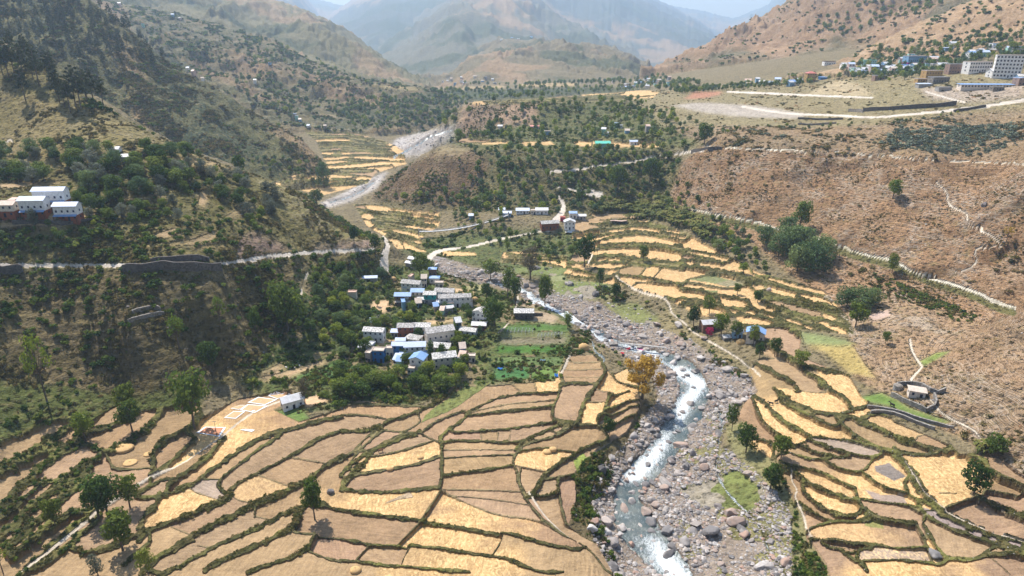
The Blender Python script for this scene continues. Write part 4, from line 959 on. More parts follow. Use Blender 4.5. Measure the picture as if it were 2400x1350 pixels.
TREES = '''675,775,118,dark,1.0,largest dark green tree on the left scrub slope above the village
492,870,78,mid,1,round green tree at the foot of the scrub slope left of the village
455,1000,140,mid,1,tall green tree beside the drying yard with the grain sheets
420,815,85,sparse,1,yellow green open tree standing alone on the left scrub slope
110,940,180,sparse,.55,tall thin yellow green tree at the far left
518,770,85,sparse,.7,pale green slender tree on the scrub slope
300,960,70,dark,1,dark tree among hedges at the lower left edge of the scrub
310,1010,80,dark,1,dark tree rising from the hedge above the narrow terraces
200,1030,75,bright,1,light green tree at the head of the left terraces
232,1215,105,mid,1,taller tree of the pair beside the lower left footpath
252,1205,110,mid,1,right tree of the pair beside the lower left footpath
305,1190,90,mid,.9,flat topped tree just right of the footpath pair
288,1290,110,dark,1.1,broad dark tree below the lower left footpath
130,1230,72,dark,.9,small dark tree among the lower left hedges
230,1348,60,silver,1,blue grey bush at the bottom left edge
347,1345,72,mid,.8,small tree at the bottom left corner fields
8,1345,90,sparse,.6,yellow green tree at the bottom left corner
738,1218,112,dark,.75,lone green tree on the bund above the threshed field
1428,1018,45,dark,1,small round tree on the bund near the river bank
1505,935,115,orange,1.25,orange leaved tree on the left river bank
1748,1060,72,dark,.95,green tree at the right river bank above the grassy flat
1830,1075,65,dark,.95,green tree between the narrow right bank fields
1805,1148,70,dark,1,round dark tree at the edge of the stony flat
1715,1010,70,mid,.6,thin tree on the right edge of the riverbed
2282,1158,85,dark,1,green tree beside the long straw field at the far right
2330,1070,60,mid,1.2,bushy tree beside the banana plants at the far right
2005,765,60,dark,1.2,dark oak on the edge of the right terraces
1878,860,42,mid,1.2,small spreading tree beside the lower straw field
1815,835,50,dark,.8,small dark tree right of the blue roofed house
1780,840,40,dark,.8,small dark tree below the blue roofed house
1765,810,55,mid,.7,thin tree standing in front of the blue roofed house
1725,795,48,dark,.9,tree between the two right bank houses
1625,765,52,dark,1,tree left of the shed with the pink blossom
1662,735,45,mid,1,small tree behind the shed with the pink blossom
1690,785,55,bright,1.1,light green tree right of the pink blossom
1775,710,32,dark,1,small dark tree in the middle of the straw terraces
1728,690,28,mid,1,pair of small trees on a bund of the straw terraces
1507,612,38,dark,1,round tree alone in the upper straw terraces
1445,700,40,dark,.8,thin dark tree at the hedge above the stony flat
1405,668,42,mid,.7,small thin tree at the edge of the straw field
1370,625,75,dark,.9,dark tree beside the footpath to the hamlet
1243,655,85,grey,1,brown leafed tree on the river bend
1277,718,78,dark,.8,dark tree at the water below the river bend
1208,715,72,tall,1,tall tree on the left bank of the river bend
1190,700,75,tall,.8,slim tree next to the river bend
1150,655,50,mid,1,tree on the hill foot left of the river bend
985,650,60,dark,1,round dark tree beside the small blue roof
760,440,62,willow,.8,pale green trees standing in the far valley terraces
1113,1,1,skip,1,x
2092,465,45,bright,1.2,bright green round tree on the brown right slope
1873,540,70,mid,1,grey green tree in the gully of the right slope
2090,640,45,dark,.8,dark green tree beside the canal path
1640,300,1,skip,1,x
2358,568,40,yellow,1,small yellow tree on the right slope beside a flat rock
830,570,42,dark,1,dark tree behind the spur at the edge of the straw fields
742,482,40,dark,1,dark tree on the crest of the spur
560,405,42,dark,1,dark round tree at the end of the left ridge
472,400,30,mid,.6,small thin tree on the grassy ridge
1330,395,40,mid,1,round tree beside the upper dirt road
1448,450,62,dark,1.1,large tree below the upper dirt road
1522,430,62,dark,1,tree right of the large one below the upper dirt road
1150,320,38,dark,1,dark tree on the middle plateau edge
1075,332,30,bright,1.2,light green tree at the tip of the middle plateau
880,600,55,tall,1,slim dark tree beside the steep dirt track
1650,340,50,mid,1,tree at the end of the middle plateau
1145,1,1,skip,1,x
2375,120,22,mid,1.5,broad tree behind the white tower block
2060,132,30,bright,.8,yellow green poplar above the town
1760,44,10,dark,1,lone tree on the crest of the far right mountain
1157,240,14,dark,1,lone tree on the far straw plateau
1330,770,40,mid,.8,green tree at the river end of the vegetable gardens
1160,770,75,dark,1.1,large dark tree at the end of the vegetable gardens
1140,700,40,dark,1,dark tree at the upper right of the village
2105,740,1,skip,1,x
600,780,60,mid,.8,smaller tree left of the largest dark tree
715,945,70,grey,.75,drooping brown green tree beside the white house by the drying yard
855,835,45,dark,1,dark tree left of the blue painted house
2075,805,32,mid,.9,small tree on the bare ground right of the terraces
1355,480,30,mid,.8,small tree beside the switchback road
82,532,46,silver,1,tree standing in front of the middle house on the left hillside
215,500,48,mid,1.1,large leafy tree just right of the left hillside houses
1036,852,52,tall,.8,dark slender tree before the lowest slate roofed house
1010,850,55,tall,.7,dark slender tree left of its twin before the lowest slate roofed house'''
for ln in TREES.split('\n'):
    u, v, hp, k, wd, lb = ln.split(',', 5)
    if k != 'skip': tree(float(u), float(v), float(hp)*.92, k, lb, wide=float(wd)*.8)
for u, v, hp in ((1850, 590, 60), (1880, 600, 66), (1905, 640, 72), (1868, 635, 60), (1825, 600, 50), (1795, 575, 45), (1930, 610, 55), (1845, 560, 50)):
    tree(u, v, hp, 'willow', 'grey green willow in the thicket below the canal path', 'willows in the thicket below the canal', wide=1.2)
for u, v, hp in ((1985, 720, 45), (2020, 725, 50), (2045, 715, 40)):
    tree(u, v, hp, 'willow', 'grey green willow of the small clump at the right end of the terraces', 'willows at the end of the straw terraces', wide=1.3)
def fill(poly, n, h0, h1, kinds, label, group, wide=1., mind=3.):
    """n trees standing about inside an outlined patch of ground"""
    idx = inpoly(P(poly), u_, v_); w = (Yn_[idx]**1.0)*np.gradient(yrow)[idx//NC]; w = w/w.sum(); c = 0; tries = 0; out = []
    cand = rng.choice(idx, min(n*14, len(idx)*4), p=w)
    for i in cand:
        if c >= n: break
        if RID[i] or isW[i] or (FID[i] > 0): continue
        q = np.array((Xn_[i], Yn_[i]))
        if any((q[0]-a[0])**2+(q[1]-a[1])**2 < mind**2 for a in PLACED[-400:]) or any(abs(q[0]-a[0]) < a[2] and abs(q[1]-a[1]) < a[2] for a in KEEP): continue
        PLACED.append(q); h = rng.uniform(h0, h1); k = kinds[rng.integers(len(kinds))]; out.append((k, h, Vector((q[0], q[1], float(G.ravel()[i])-.1)))); c += 1
    if label and kinds[0] in ('pine', 'banana'):
        for k, h, p in out: tree(0, 0, 0, k, label, group, p=p, h=h, wide=wide)
    elif label:
        for k, h, p in out: POOL.append((h/depth(p), k, h, p, label, group, wide))
    return out
KEEP = []; POOL = []
# ---------------------------------------------------------------- houses
def plain(name, c, rough=.8, var=.12, sc=1.2, c2=None, spec=.2):
    m, N, L, b = new_mat(name); g = N.new('ShaderNodeTexCoord').outputs['Object']; n = noise(N, L, g, sc, 5, .6)
    c2 = c2 or tuple(q*(1-var*2.2) for q in c); L.new(mixc(N, L, ramp(N, L, n, .4, .68), c, c2), b.inputs['Base Color']); b.inputs['Roughness'].default_value = rough; b.inputs['Specular IOR Level'].default_value = spec
    return m
def slate_mat(name, c1, c2):
    m, N, L, b = new_mat(name); g = N.new('ShaderNodeTexCoord').outputs['Object']; v = N.new('ShaderNodeTexVoronoi'); v.inputs['Scale'].default_value = 1.5; L.new(g, v.inputs['Vector'])
    s = N.new('ShaderNodeSeparateColor'); L.new(v.outputs['Color'], s.inputs[0]); c = mixc(N, L, s.outputs[0], c1, c2); c = mixc(N, L, ramp(N, L, v.outputs['Distance'], .45, .62, 0, .45), c, (.12, .11, .10))
    L.new(c, b.inputs['Base Color']); bp = N.new('ShaderNodeBump'); bp.inputs['Distance'].default_value = .12; L.new(s.outputs[1], bp.inputs['Height']); L.new(bp.outputs[0], b.inputs['Normal']); return m
def sheet_mat(name, c1, c2):
    m, N, L, b = new_mat(name); g = N.new('ShaderNodeTexCoord').outputs['Object']; w = N.new('ShaderNodeTexWave'); w.bands_direction = 'X'; w.inputs['Scale'].default_value = 1.4; L.new(g, w.inputs['Vector'])
    n = noise(N, L, g, .8, 4); c = mixc(N, L, ramp(N, L, n, .4, .7), c1, c2); L.new(c, b.inputs['Base Color']); b.inputs['Roughness'].default_value = .45; b.inputs['Specular IOR Level'].default_value = .4
    bp = N.new('ShaderNodeBump'); bp.inputs['Strength'].default_value = .5; bp.inputs['Distance'].default_value = .05; L.new(w.outputs['Fac'], bp.inputs['Height']); L.new(bp.outputs[0], b.inputs['Normal']); return m
MH = dict(white=plain('whitewash', (.90, .86, .82)), cream=plain('cream_plaster', (.82, .71, .60)), pink=plain('pink_plaster', (.62, .45, .38)), terra=plain('red_mud_plaster', (.30, .105, .06)), brown=plain('brown_plaster', (.24, .14, .09)), stone=slate_mat('stone_wall', (.22, .19, .16), (.34, .30, .26)),
          dstone=slate_mat('dark_stone_wall', (.08, .07, .065), (.17, .15, .135)), teal=plain('teal_paint', (.03, .38, .33)), blue=plain('blue_paint', (.035, .17, .42)), lblue=plain('pale_blue_paint', (.25, .42, .58)), mint=plain('mint_paint', (.40, .66, .55)), brick=plain('bare_brick', (.33, .22, .17)),
          grey=plain('grey_cement', (.38, .36, .34)), ochre=plain('ochre_paint', (.50, .32, .13)), slate=slate_mat('slate_roof', (.44, .42, .40), (.64, .60, .57)), pslate=slate_mat('pale_slate_roof', (.62, .59, .56), (.84, .80, .76)), bluer=sheet_mat('blue_sheet_roof', (.18, .32, .58), (.27, .41, .64)),
          palebluer=sheet_mat('faded_blue_sheet_roof', (.44, .52, .70), (.55, .62, .74)), tin=sheet_mat('tin_roof', (.62, .62, .64), (.46, .45, .46)), rust=sheet_mat('rusty_roof', (.52, .34, .26), (.62, .47, .38)), redr=sheet_mat('red_roof', (.50, .13, .10), (.58, .2, .15)),
          green=sheet_mat('turquoise_sheet', (.03, .48, .36), (.06, .56, .42)), flat=plain('pale_concrete_roof', (.60, .50, .42)), straw=plain('straw_heap', (.62, .40, .18), sc=3), win=plain('dark_window', (.03, .035, .05), .3), wood=plain('dark_blue_wood', (.05, .07, .14)), bwood=plain('brown_wood', (.13, .07, .045)),
          magenta=plain('magenta_cloth', (.6, .06, .3)), bcloth=plain('blue_tarpaulin', (.03, .16, .5)), wcloth=plain('white_sheet', (.85, .85, .85), var=.02), grain=plain('drying_grain', (.66, .40, .22), sc=2), rgrain=plain('red_grain', (.55, .25, .14), sc=2), steel=plain('galvanised_steel', (.45, .46, .48), .5), red=plain('red_cloth', (.5, .04, .06)),
          skin=plain('brown_skin', (.25, .13, .08)), hide=plain('brown_hide', (.16, .07, .035)), bhide=plain('black_hide', (.02, .018, .016)), rubble=slate_mat('rubble_wall', (.20, .18, .16), (.36, .33, .30)))
def bx(x0, x1, y0, y1, z0, z1): return box_co(x0, x1, y0, y1, z0, z1), BOXF
def rmesh(name, parts, mat, parent=None, mats=None, mi=None):
    c, f = join(parts); return mesh_np(name, c, f, mat, False, parent=parent, mats=mats, mi=mi)
WIN_ME = {}
def win_mesh(w, h, frame):
    k = (w, h, frame)
    if k not in WIN_ME:
        t = .09; parts = [bx(-w/2, w/2, -.05, .05, -h/2, -h/2+t), bx(-w/2, w/2, -.05, .05, h/2-t, h/2), bx(-w/2, -w/2+t, -.05, .05, -h/2+t, h/2-t), bx(w/2-t, w/2, -.05, .05, -h/2+t, h/2-t), bx(-.03, .03, -.05, .05, -h/2+t, h/2-t), bx(-w/2+t, w/2-t, -.02, .03, -h/2+t, h/2-t)]
        o = rmesh('window', parts, None, mats=[MH[frame], MH['win']], mi=np.array([0]*30+[1]*6)); WIN_ME[k] = o.data; bpy.data.objects.remove(o)
    return WIN_ME[k]
def shed_roof(name, w, d, z, rise, kind, mat, e, ov=.45, th=.14):
    """roof slabs: gable ridge along x, 'front' gable ridge along y, hip, mono or flat"""
    X, Y = w/2+ov, d/2+ov
    if kind == 'flat': parts = [bx(-w/2-.15, w/2+.15, -d/2-.15, d/2+.15, z, z+.2), bx(-w/2-.15, w/2+.15, -d/2-.15, -d/2+.05, z+.2, z+.5), bx(-w/2-.15, w/2+.15, d/2-.05, d/2+.15, z+.2, z+.5), bx(-w/2-.15, -w/2+.05, -d/2+.05, d/2-.05, z+.2, z+.5), bx(w/2-.05, w/2+.15, -d/2+.05, d/2-.05, z+.2, z+.5)]
    elif kind == 'gable':
        k = rise/(d/2); parts = []
        for s in (-1, 1):
            co = np.array([(-X, 0, z+rise), (X, 0, z+rise), (X, s*Y, z-k*ov), (-X, s*Y, z-k*ov)]); parts.append((np.r_[co, co+(0, 0, th)], np.array([(0, 1, 2, 3), (7, 6, 5, 4), (0, 4, 5, 1), (1, 5, 6, 2), (2, 6, 7, 3), (3, 7, 4, 0)])))
    elif kind == 'front':
        k = rise/(w/2); parts = []
        for s in (-1, 1):
            co = np.array([(0, -Y, z+rise), (0, Y, z+rise), (s*X, Y, z-k*ov), (s*X, -Y, z-k*ov)]); parts.append((np.r_[co, co+(0, 0, th)], np.array([(0, 1, 2, 3), (7, 6, 5, 4), (0, 4, 5, 1), (1, 5, 6, 2), (2, 6, 7, 3), (3, 7, 4, 0)])))
    elif kind == 'hip':
        q = max(.2, (w-d)/2); co = np.array([(-X, -Y, z), (X, -Y, z), (X, Y, z), (-X, Y, z), (-q, 0, z+rise), (q, 0, z+rise)]); co2 = co.copy(); co2[:4, 2] -= .12; c = np.r_[co, co2[:4]]
        parts = [(c, np.array([(0, 1, 5, 4), (2, 3, 4, 5), (1, 2, 5, 5), (3, 0, 4, 4), (0, 6, 7, 1), (1, 7, 8, 2), (2, 8, 9, 3), (3, 9, 6, 0), (9, 8, 7, 6)]))]
    else:
        co = np.array([(-X, -Y, z), (X, -Y, z), (X, Y, z+rise), (-X, Y, z+rise)]); parts = [(np.r_[co, co+(0, 0, th)], np.array([(3, 2, 1, 0), (4, 5, 6, 7), (0, 1, 5, 4), (1, 2, 6, 5), (2, 3, 7, 6), (3, 0, 4, 7)]))]
    return rmesh(name, parts, MH[mat], e)
def house(u, v, wpx, d, st, rot, wall, roof, rmat, label, base=None, rise=None, frame='wood', porch=None, group=None, name='house', cat='house', wins=True, sh=2.75, tr=.45, p=None, w=None, yard=True, win=(.75, .95)):
    p = at(u, v) if p is None else p; t = depth(p); w = wpx*t/FPX if w is None else w
    e = bpy.data.objects.new(name, None); SC.collection.objects.link(e); tag(e, label, cat, group); e.empty_display_size = 1
    a = math.radians(rot); off = Vector((-math.sin(a)*d/2, math.cos(a)*d/2, 0)); e.location = p+off; e.location.z = max(p.z, float(H(p.x+off.x, p.y+off.y))-.3); e.rotation_euler = (0, 0, a); KEEP.append((e.location.x, e.location.y, min(w, 9)/2))
    hh = st*sh; rise = rise if rise is not None else (d*.24 if roof in ('gable', 'hip') else w*.2 if roof == 'front' else .35); bz = sh*.95 if base else 0
    up = [bx(-w/2, w/2, -d/2, d/2, bz if base else -2.5, hh)]
    if roof in ('gable', 'front'):
        if roof == 'gable': tri = [np.array([(s*w/2, -d/2, hh), (s*w/2, d/2, hh), (s*w/2, 0, hh+rise), (s*(w/2-.2), -d/2, hh), (s*(w/2-.2), d/2, hh), (s*(w/2-.2), 0, hh+rise)]) for s in (-1, 1)]
        else: tri = [np.array([(-w/2, s*d/2, hh), (w/2, s*d/2, hh), (0, s*d/2, hh+rise), (-w/2, s*(d/2-.2), hh), (w/2, s*(d/2-.2), hh), (0, s*(d/2-.2), hh+rise)]) for s in (-1, 1)]
        up += [(c, np.array([(0, 1, 2, 2), (3, 4, 5, 5), (0, 3, 5, 2), (1, 4, 5, 2)])) for c in tri]
    if roof == 'mono': up.append((np.array([(-w/2, -d/2, hh), (w/2, -d/2, hh), (w/2, d/2, hh), (-w/2, d/2, hh), (w/2, d/2, hh+rise), (-w/2, d/2, hh+rise)]), np.array([(0, 3, 5, 5), (1, 2, 4, 4), (2, 3, 5, 4)])))
    rmesh('wall', up, MH[wall], e)
    if base: rmesh('lower_wall', [bx(-w/2-.01, w/2+.01, -d/2-.01, d/2+.01, -2.5, bz)], MH[base], e)
    shed_roof('roof', w, d, hh, rise, roof, rmat, e)
    if porch:      # verandah: a blue awning on posts over the lower floor
        rmesh('awning', [(np.array([(-w/2, -d/2-1.3, sh*.82), (w/2, -d/2-1.3, sh*.82), (w/2, -d/2, sh*1.02), (-w/2, -d/2, sh*1.02), (-w/2, -d/2-1.3, sh*.82+.1), (w/2, -d/2-1.3, sh*.82+.1), (w/2, -d/2, sh*1.02+.1), (-w/2, -d/2, sh*1.02+.1)]), np.array([(3, 2, 1, 0), (4, 5, 6, 7), (0, 1, 5, 4), (1, 2, 6, 5), (3, 0, 4, 7)]))], MH[porch], e)
        [rmesh('verandah_post', [bx(x-.08, x+.08, -d/2-1.25, -d/2-1.1, -1.5, sh*.83)], MH['bwood'], e) for x in np.linspace(-w/2+.15, w/2-.15, max(3, int(w/2.6)))]
    if wins:
        nw = max(2, int(round(w/2.5))); fr = frame
        for s in range(int(st)):
            zc = s*sh+sh*.56
            for i in range(nw):
                x = (-.5+(i+.5)/nw)*w
                if s == 0 and i == nw//2:
                    o = bpy.data.objects.new('door', win_mesh(.95, 1.85, fr)); o.location = (x, -d/2-.04, .95)
                else:
                    o = bpy.data.objects.new('window', win_mesh(*win, fr)); o.location = (x, -d/2-.04, zc)
                SC.collection.objects.link(o); o.parent = e
            for sx in (-1, 1):
                o = bpy.data.objects.new('window', win_mesh(*win, fr)); o.location = (sx*(w/2+.04), 0, zc); o.rotation_euler = (0, 0, math.pi/2); SC.collection.objects.link(o); o.parent = e
    return e
def VZ(x, y): return 800+x/4.5, 600+y/4.5
V_ = [(730, 388, 200, 5, 2, -12, 'white', 'gable', 'slate', 'long white house with slate roof and red lower right corner, top left of the village', dict()),
 (650, 525, 165, 4.5, 2, 0, 'brown', 'gable', 'bluer', 'blue roofed house with two dark verandah floors at the left of the upper row', dict(porch='flat')),
 (805, 480, 130, 4.5, 2, 0, 'cream', 'gable', 'bluer', 'cream house with blue roof, second in the upper row of the village', dict()),
 (935, 510, 125, 4.5, 2, 0, 'teal', 'gable', 'pslate', 'house with turquoise walls and pale slate roof in the upper row', dict(base='grey')),
 (1085, 480, 195, 5, 2, -5, 'white', 'gable', 'slate', 'white house with slate roof behind the long house of the upper row', dict()),
 (1200, 540, 330, 4.5, 2, 6, 'white', 'gable', 'slate', 'very long white house with slate roof at the right of the upper row', dict()),
 (1135, 556, 95, 2.6, 1, 6, 'teal', 'flat', 'flat', 'turquoise flat roofed annex in front of the long house', dict()),
 (1330, 535, 110, 3, 1, 6, 'white', 'flat', 'flat', 'white flat roofed annex at the right end of the long house', dict()),
 (842, 512, 75, 2.4, 1, 0, 'white', 'mono', 'tin', 'small white shed before the cream house of the upper row', dict()),
 (1135, 600, 100, 3, 1, 15, 'grey', 'gable', 'tin', 'low shed with pale tin roof below the turquoise annex', dict(wins=False)),
 (1445, 705, 150, 5, 2, -28, 'white', 'front', 'slate', 'tall white gabled house with grey slate roof at the right edge of the village', dict()),
 (1450, 785, 145, 4, 1, -5, 'cream', 'gable', 'tin', 'cream house with white tin roof below the tall gabled house', dict(base='terra')),
 (1330, 845, 170, 4, 1, -14, 'white', 'gable', 'pslate', 'low house with pale slate roof at the right end of the lower row', dict()),
 (340, 908, 210, 4.5, 2, -8, 'white', 'gable', 'pslate', 'white house with whitish roof at the far left of the lower village', dict()),
 (680, 862, 165, 4.5, 2, 0, 'terra', 'gable', 'slate', 'slate roofed house with red mud walls in the middle row', dict(base='terra')),
 (850, 858, 175, 4.5, 2, 0, 'white', 'gable', 'pslate', 'taller slate roofed house with blue balcony line in the middle row', dict(base='terra', porch='bluer')),
 (562, 862, 68, 3, 1, 0, 'grey', 'mono', 'palebluer', 'small grey shed with faded blue roof beside the red walled house', dict()),
 (740, 932, 150, 5, 1, -20, 'white', 'hip', 'slate', 'low hipped slate roof in the centre of the village', dict()),
 (625, 948, 95, 3, 1, 0, 'white', 'gable', 'palebluer', 'little white house with faded blue roof beside the hipped roof', dict()),
 (1055, 945, 290, 6, 2.6, 20, 'cream', 'gable', 'slate', 'largest house, long grey slate roof and rows of windows, turned to the right', dict()),
 (780, 1072, 215, 5, 2, 5, 'white', 'gable', 'palebluer', 'white two storey house with wide pale blue roof low in the village', dict()),
 (1030, 1020, 220, 5, 1, -10, 'cream', 'gable', 'pslate', 'slate roof with a blue sheet patch behind the lowest big house', dict(patch=1)),
 (1095, 1190, 240, 5.5, 2, 14, 'cream', 'gable', 'pslate', 'cream house with pale slate roof at the lower right of the village', dict(wins=True)),
 (795, 1212, 150, 5.5, 2, -14, 'white', 'front', 'bluer', 'white gabled house with bright blue roof, lowest in the village', dict()),
 (735, 1252, 72, 2.6, 1, -5, 'white', 'flat', 'flat', 'small white flat roofed room at the foot of the bright blue roof', dict()),
 (392, 1125, 120, 3.6, 2, -4, 'blue', 'flat', 'flat', 'vivid blue painted two storey house with flat roof', dict(base='blue', frame='bwood')),
 (600, 1060, 115, 3.6, 2, 0, 'blue', 'gable', 'palebluer', 'blue walled house with pale roof left of the wide blue roof', dict()),
 (512, 1062, 78, 3, 1.4, 0, 'cream', 'flat', 'flat', 'flat roofed cream room between the two blue houses', dict()),
 (655, 1095, 70, 3, 1, 0, 'white', 'mono', 'palebluer', 'small shed with blue lean-to roof before the wide blue roof', dict()),
 (245, 1008, 120, 2.6, .8, 0, 'grey', 'mono', 'tin', 'long low white roofed shed left of the vivid blue house', dict(wins=False)),
 (1375, 1120, 72, 2.6, 1, 0, 'cream', 'flat', 'flat', 'small cream room beside the pink bougainvillea', dict()),
 (1275, 1150, 75, 3, .9, 10, 'grey', 'gable', 'tin', 'low shed with tin roof left of the small cream room', dict(wins=False)),
 (878, 1092, 58, 2.4, 1, 0, 'lblue', 'flat', 'bluer', 'bright blue annex at the right of the wide blue roof', dict(wins=False)),
 (300, 275, 150, 3, .9, 5, 'grey', 'gable', 'palebluer', 'low shed with grey blue roof among bushes above the village', dict(wins=False)),
 (745, 75, 95, 3.5, 1, -25, 'white', 'gable', 'tin', 'upper white tin roofed shed below the dirt track', dict()),
 (708, 115, 75, 3, .9, -25, 'grey', 'gable', 'tin', 'lower tin roofed shed below the dirt track', dict(wins=False)),
 (962, 215, 78, 3.5, 1.6, 0, 'brown', 'hip', 'bluer', 'narrow brown house with bright blue roof by the river gravel', dict()),
 (982, 290, 100, 3.5, 1.2, 0, 'white', 'hip', 'bluer', 'small white house with blue roof above the village', dict()),
 (1030, 335, 85, 3, 1, 0, 'cream', 'flat', 'flat', 'pale flat roofed hut below the small blue roofed house', dict()),
 (80, 420, 150, 3, .6, 0, 'cream', 'flat', 'rust', 'low orange roofed store at the left edge of the village', dict(wins=False))]
for x, y, w, d, st, rot, wall, roof, rm, lb, kw in V_:
    u, v = VZ(x, y); pt = kw.pop('patch', 0); e = house(u, v, w/4.5, d, st, rot, wall, roof, rm, lb, **kw)
    if pt: rmesh('roof_patch', [(np.array([(1, -2.95, 2.67), (4.5, -2.95, 2.67), (4.5, -.2, 3.99), (1, -.2, 3.99)])+(0, 0, .0), np.array([(0, 1, 2, 3)]))], MH['bluer'], e)
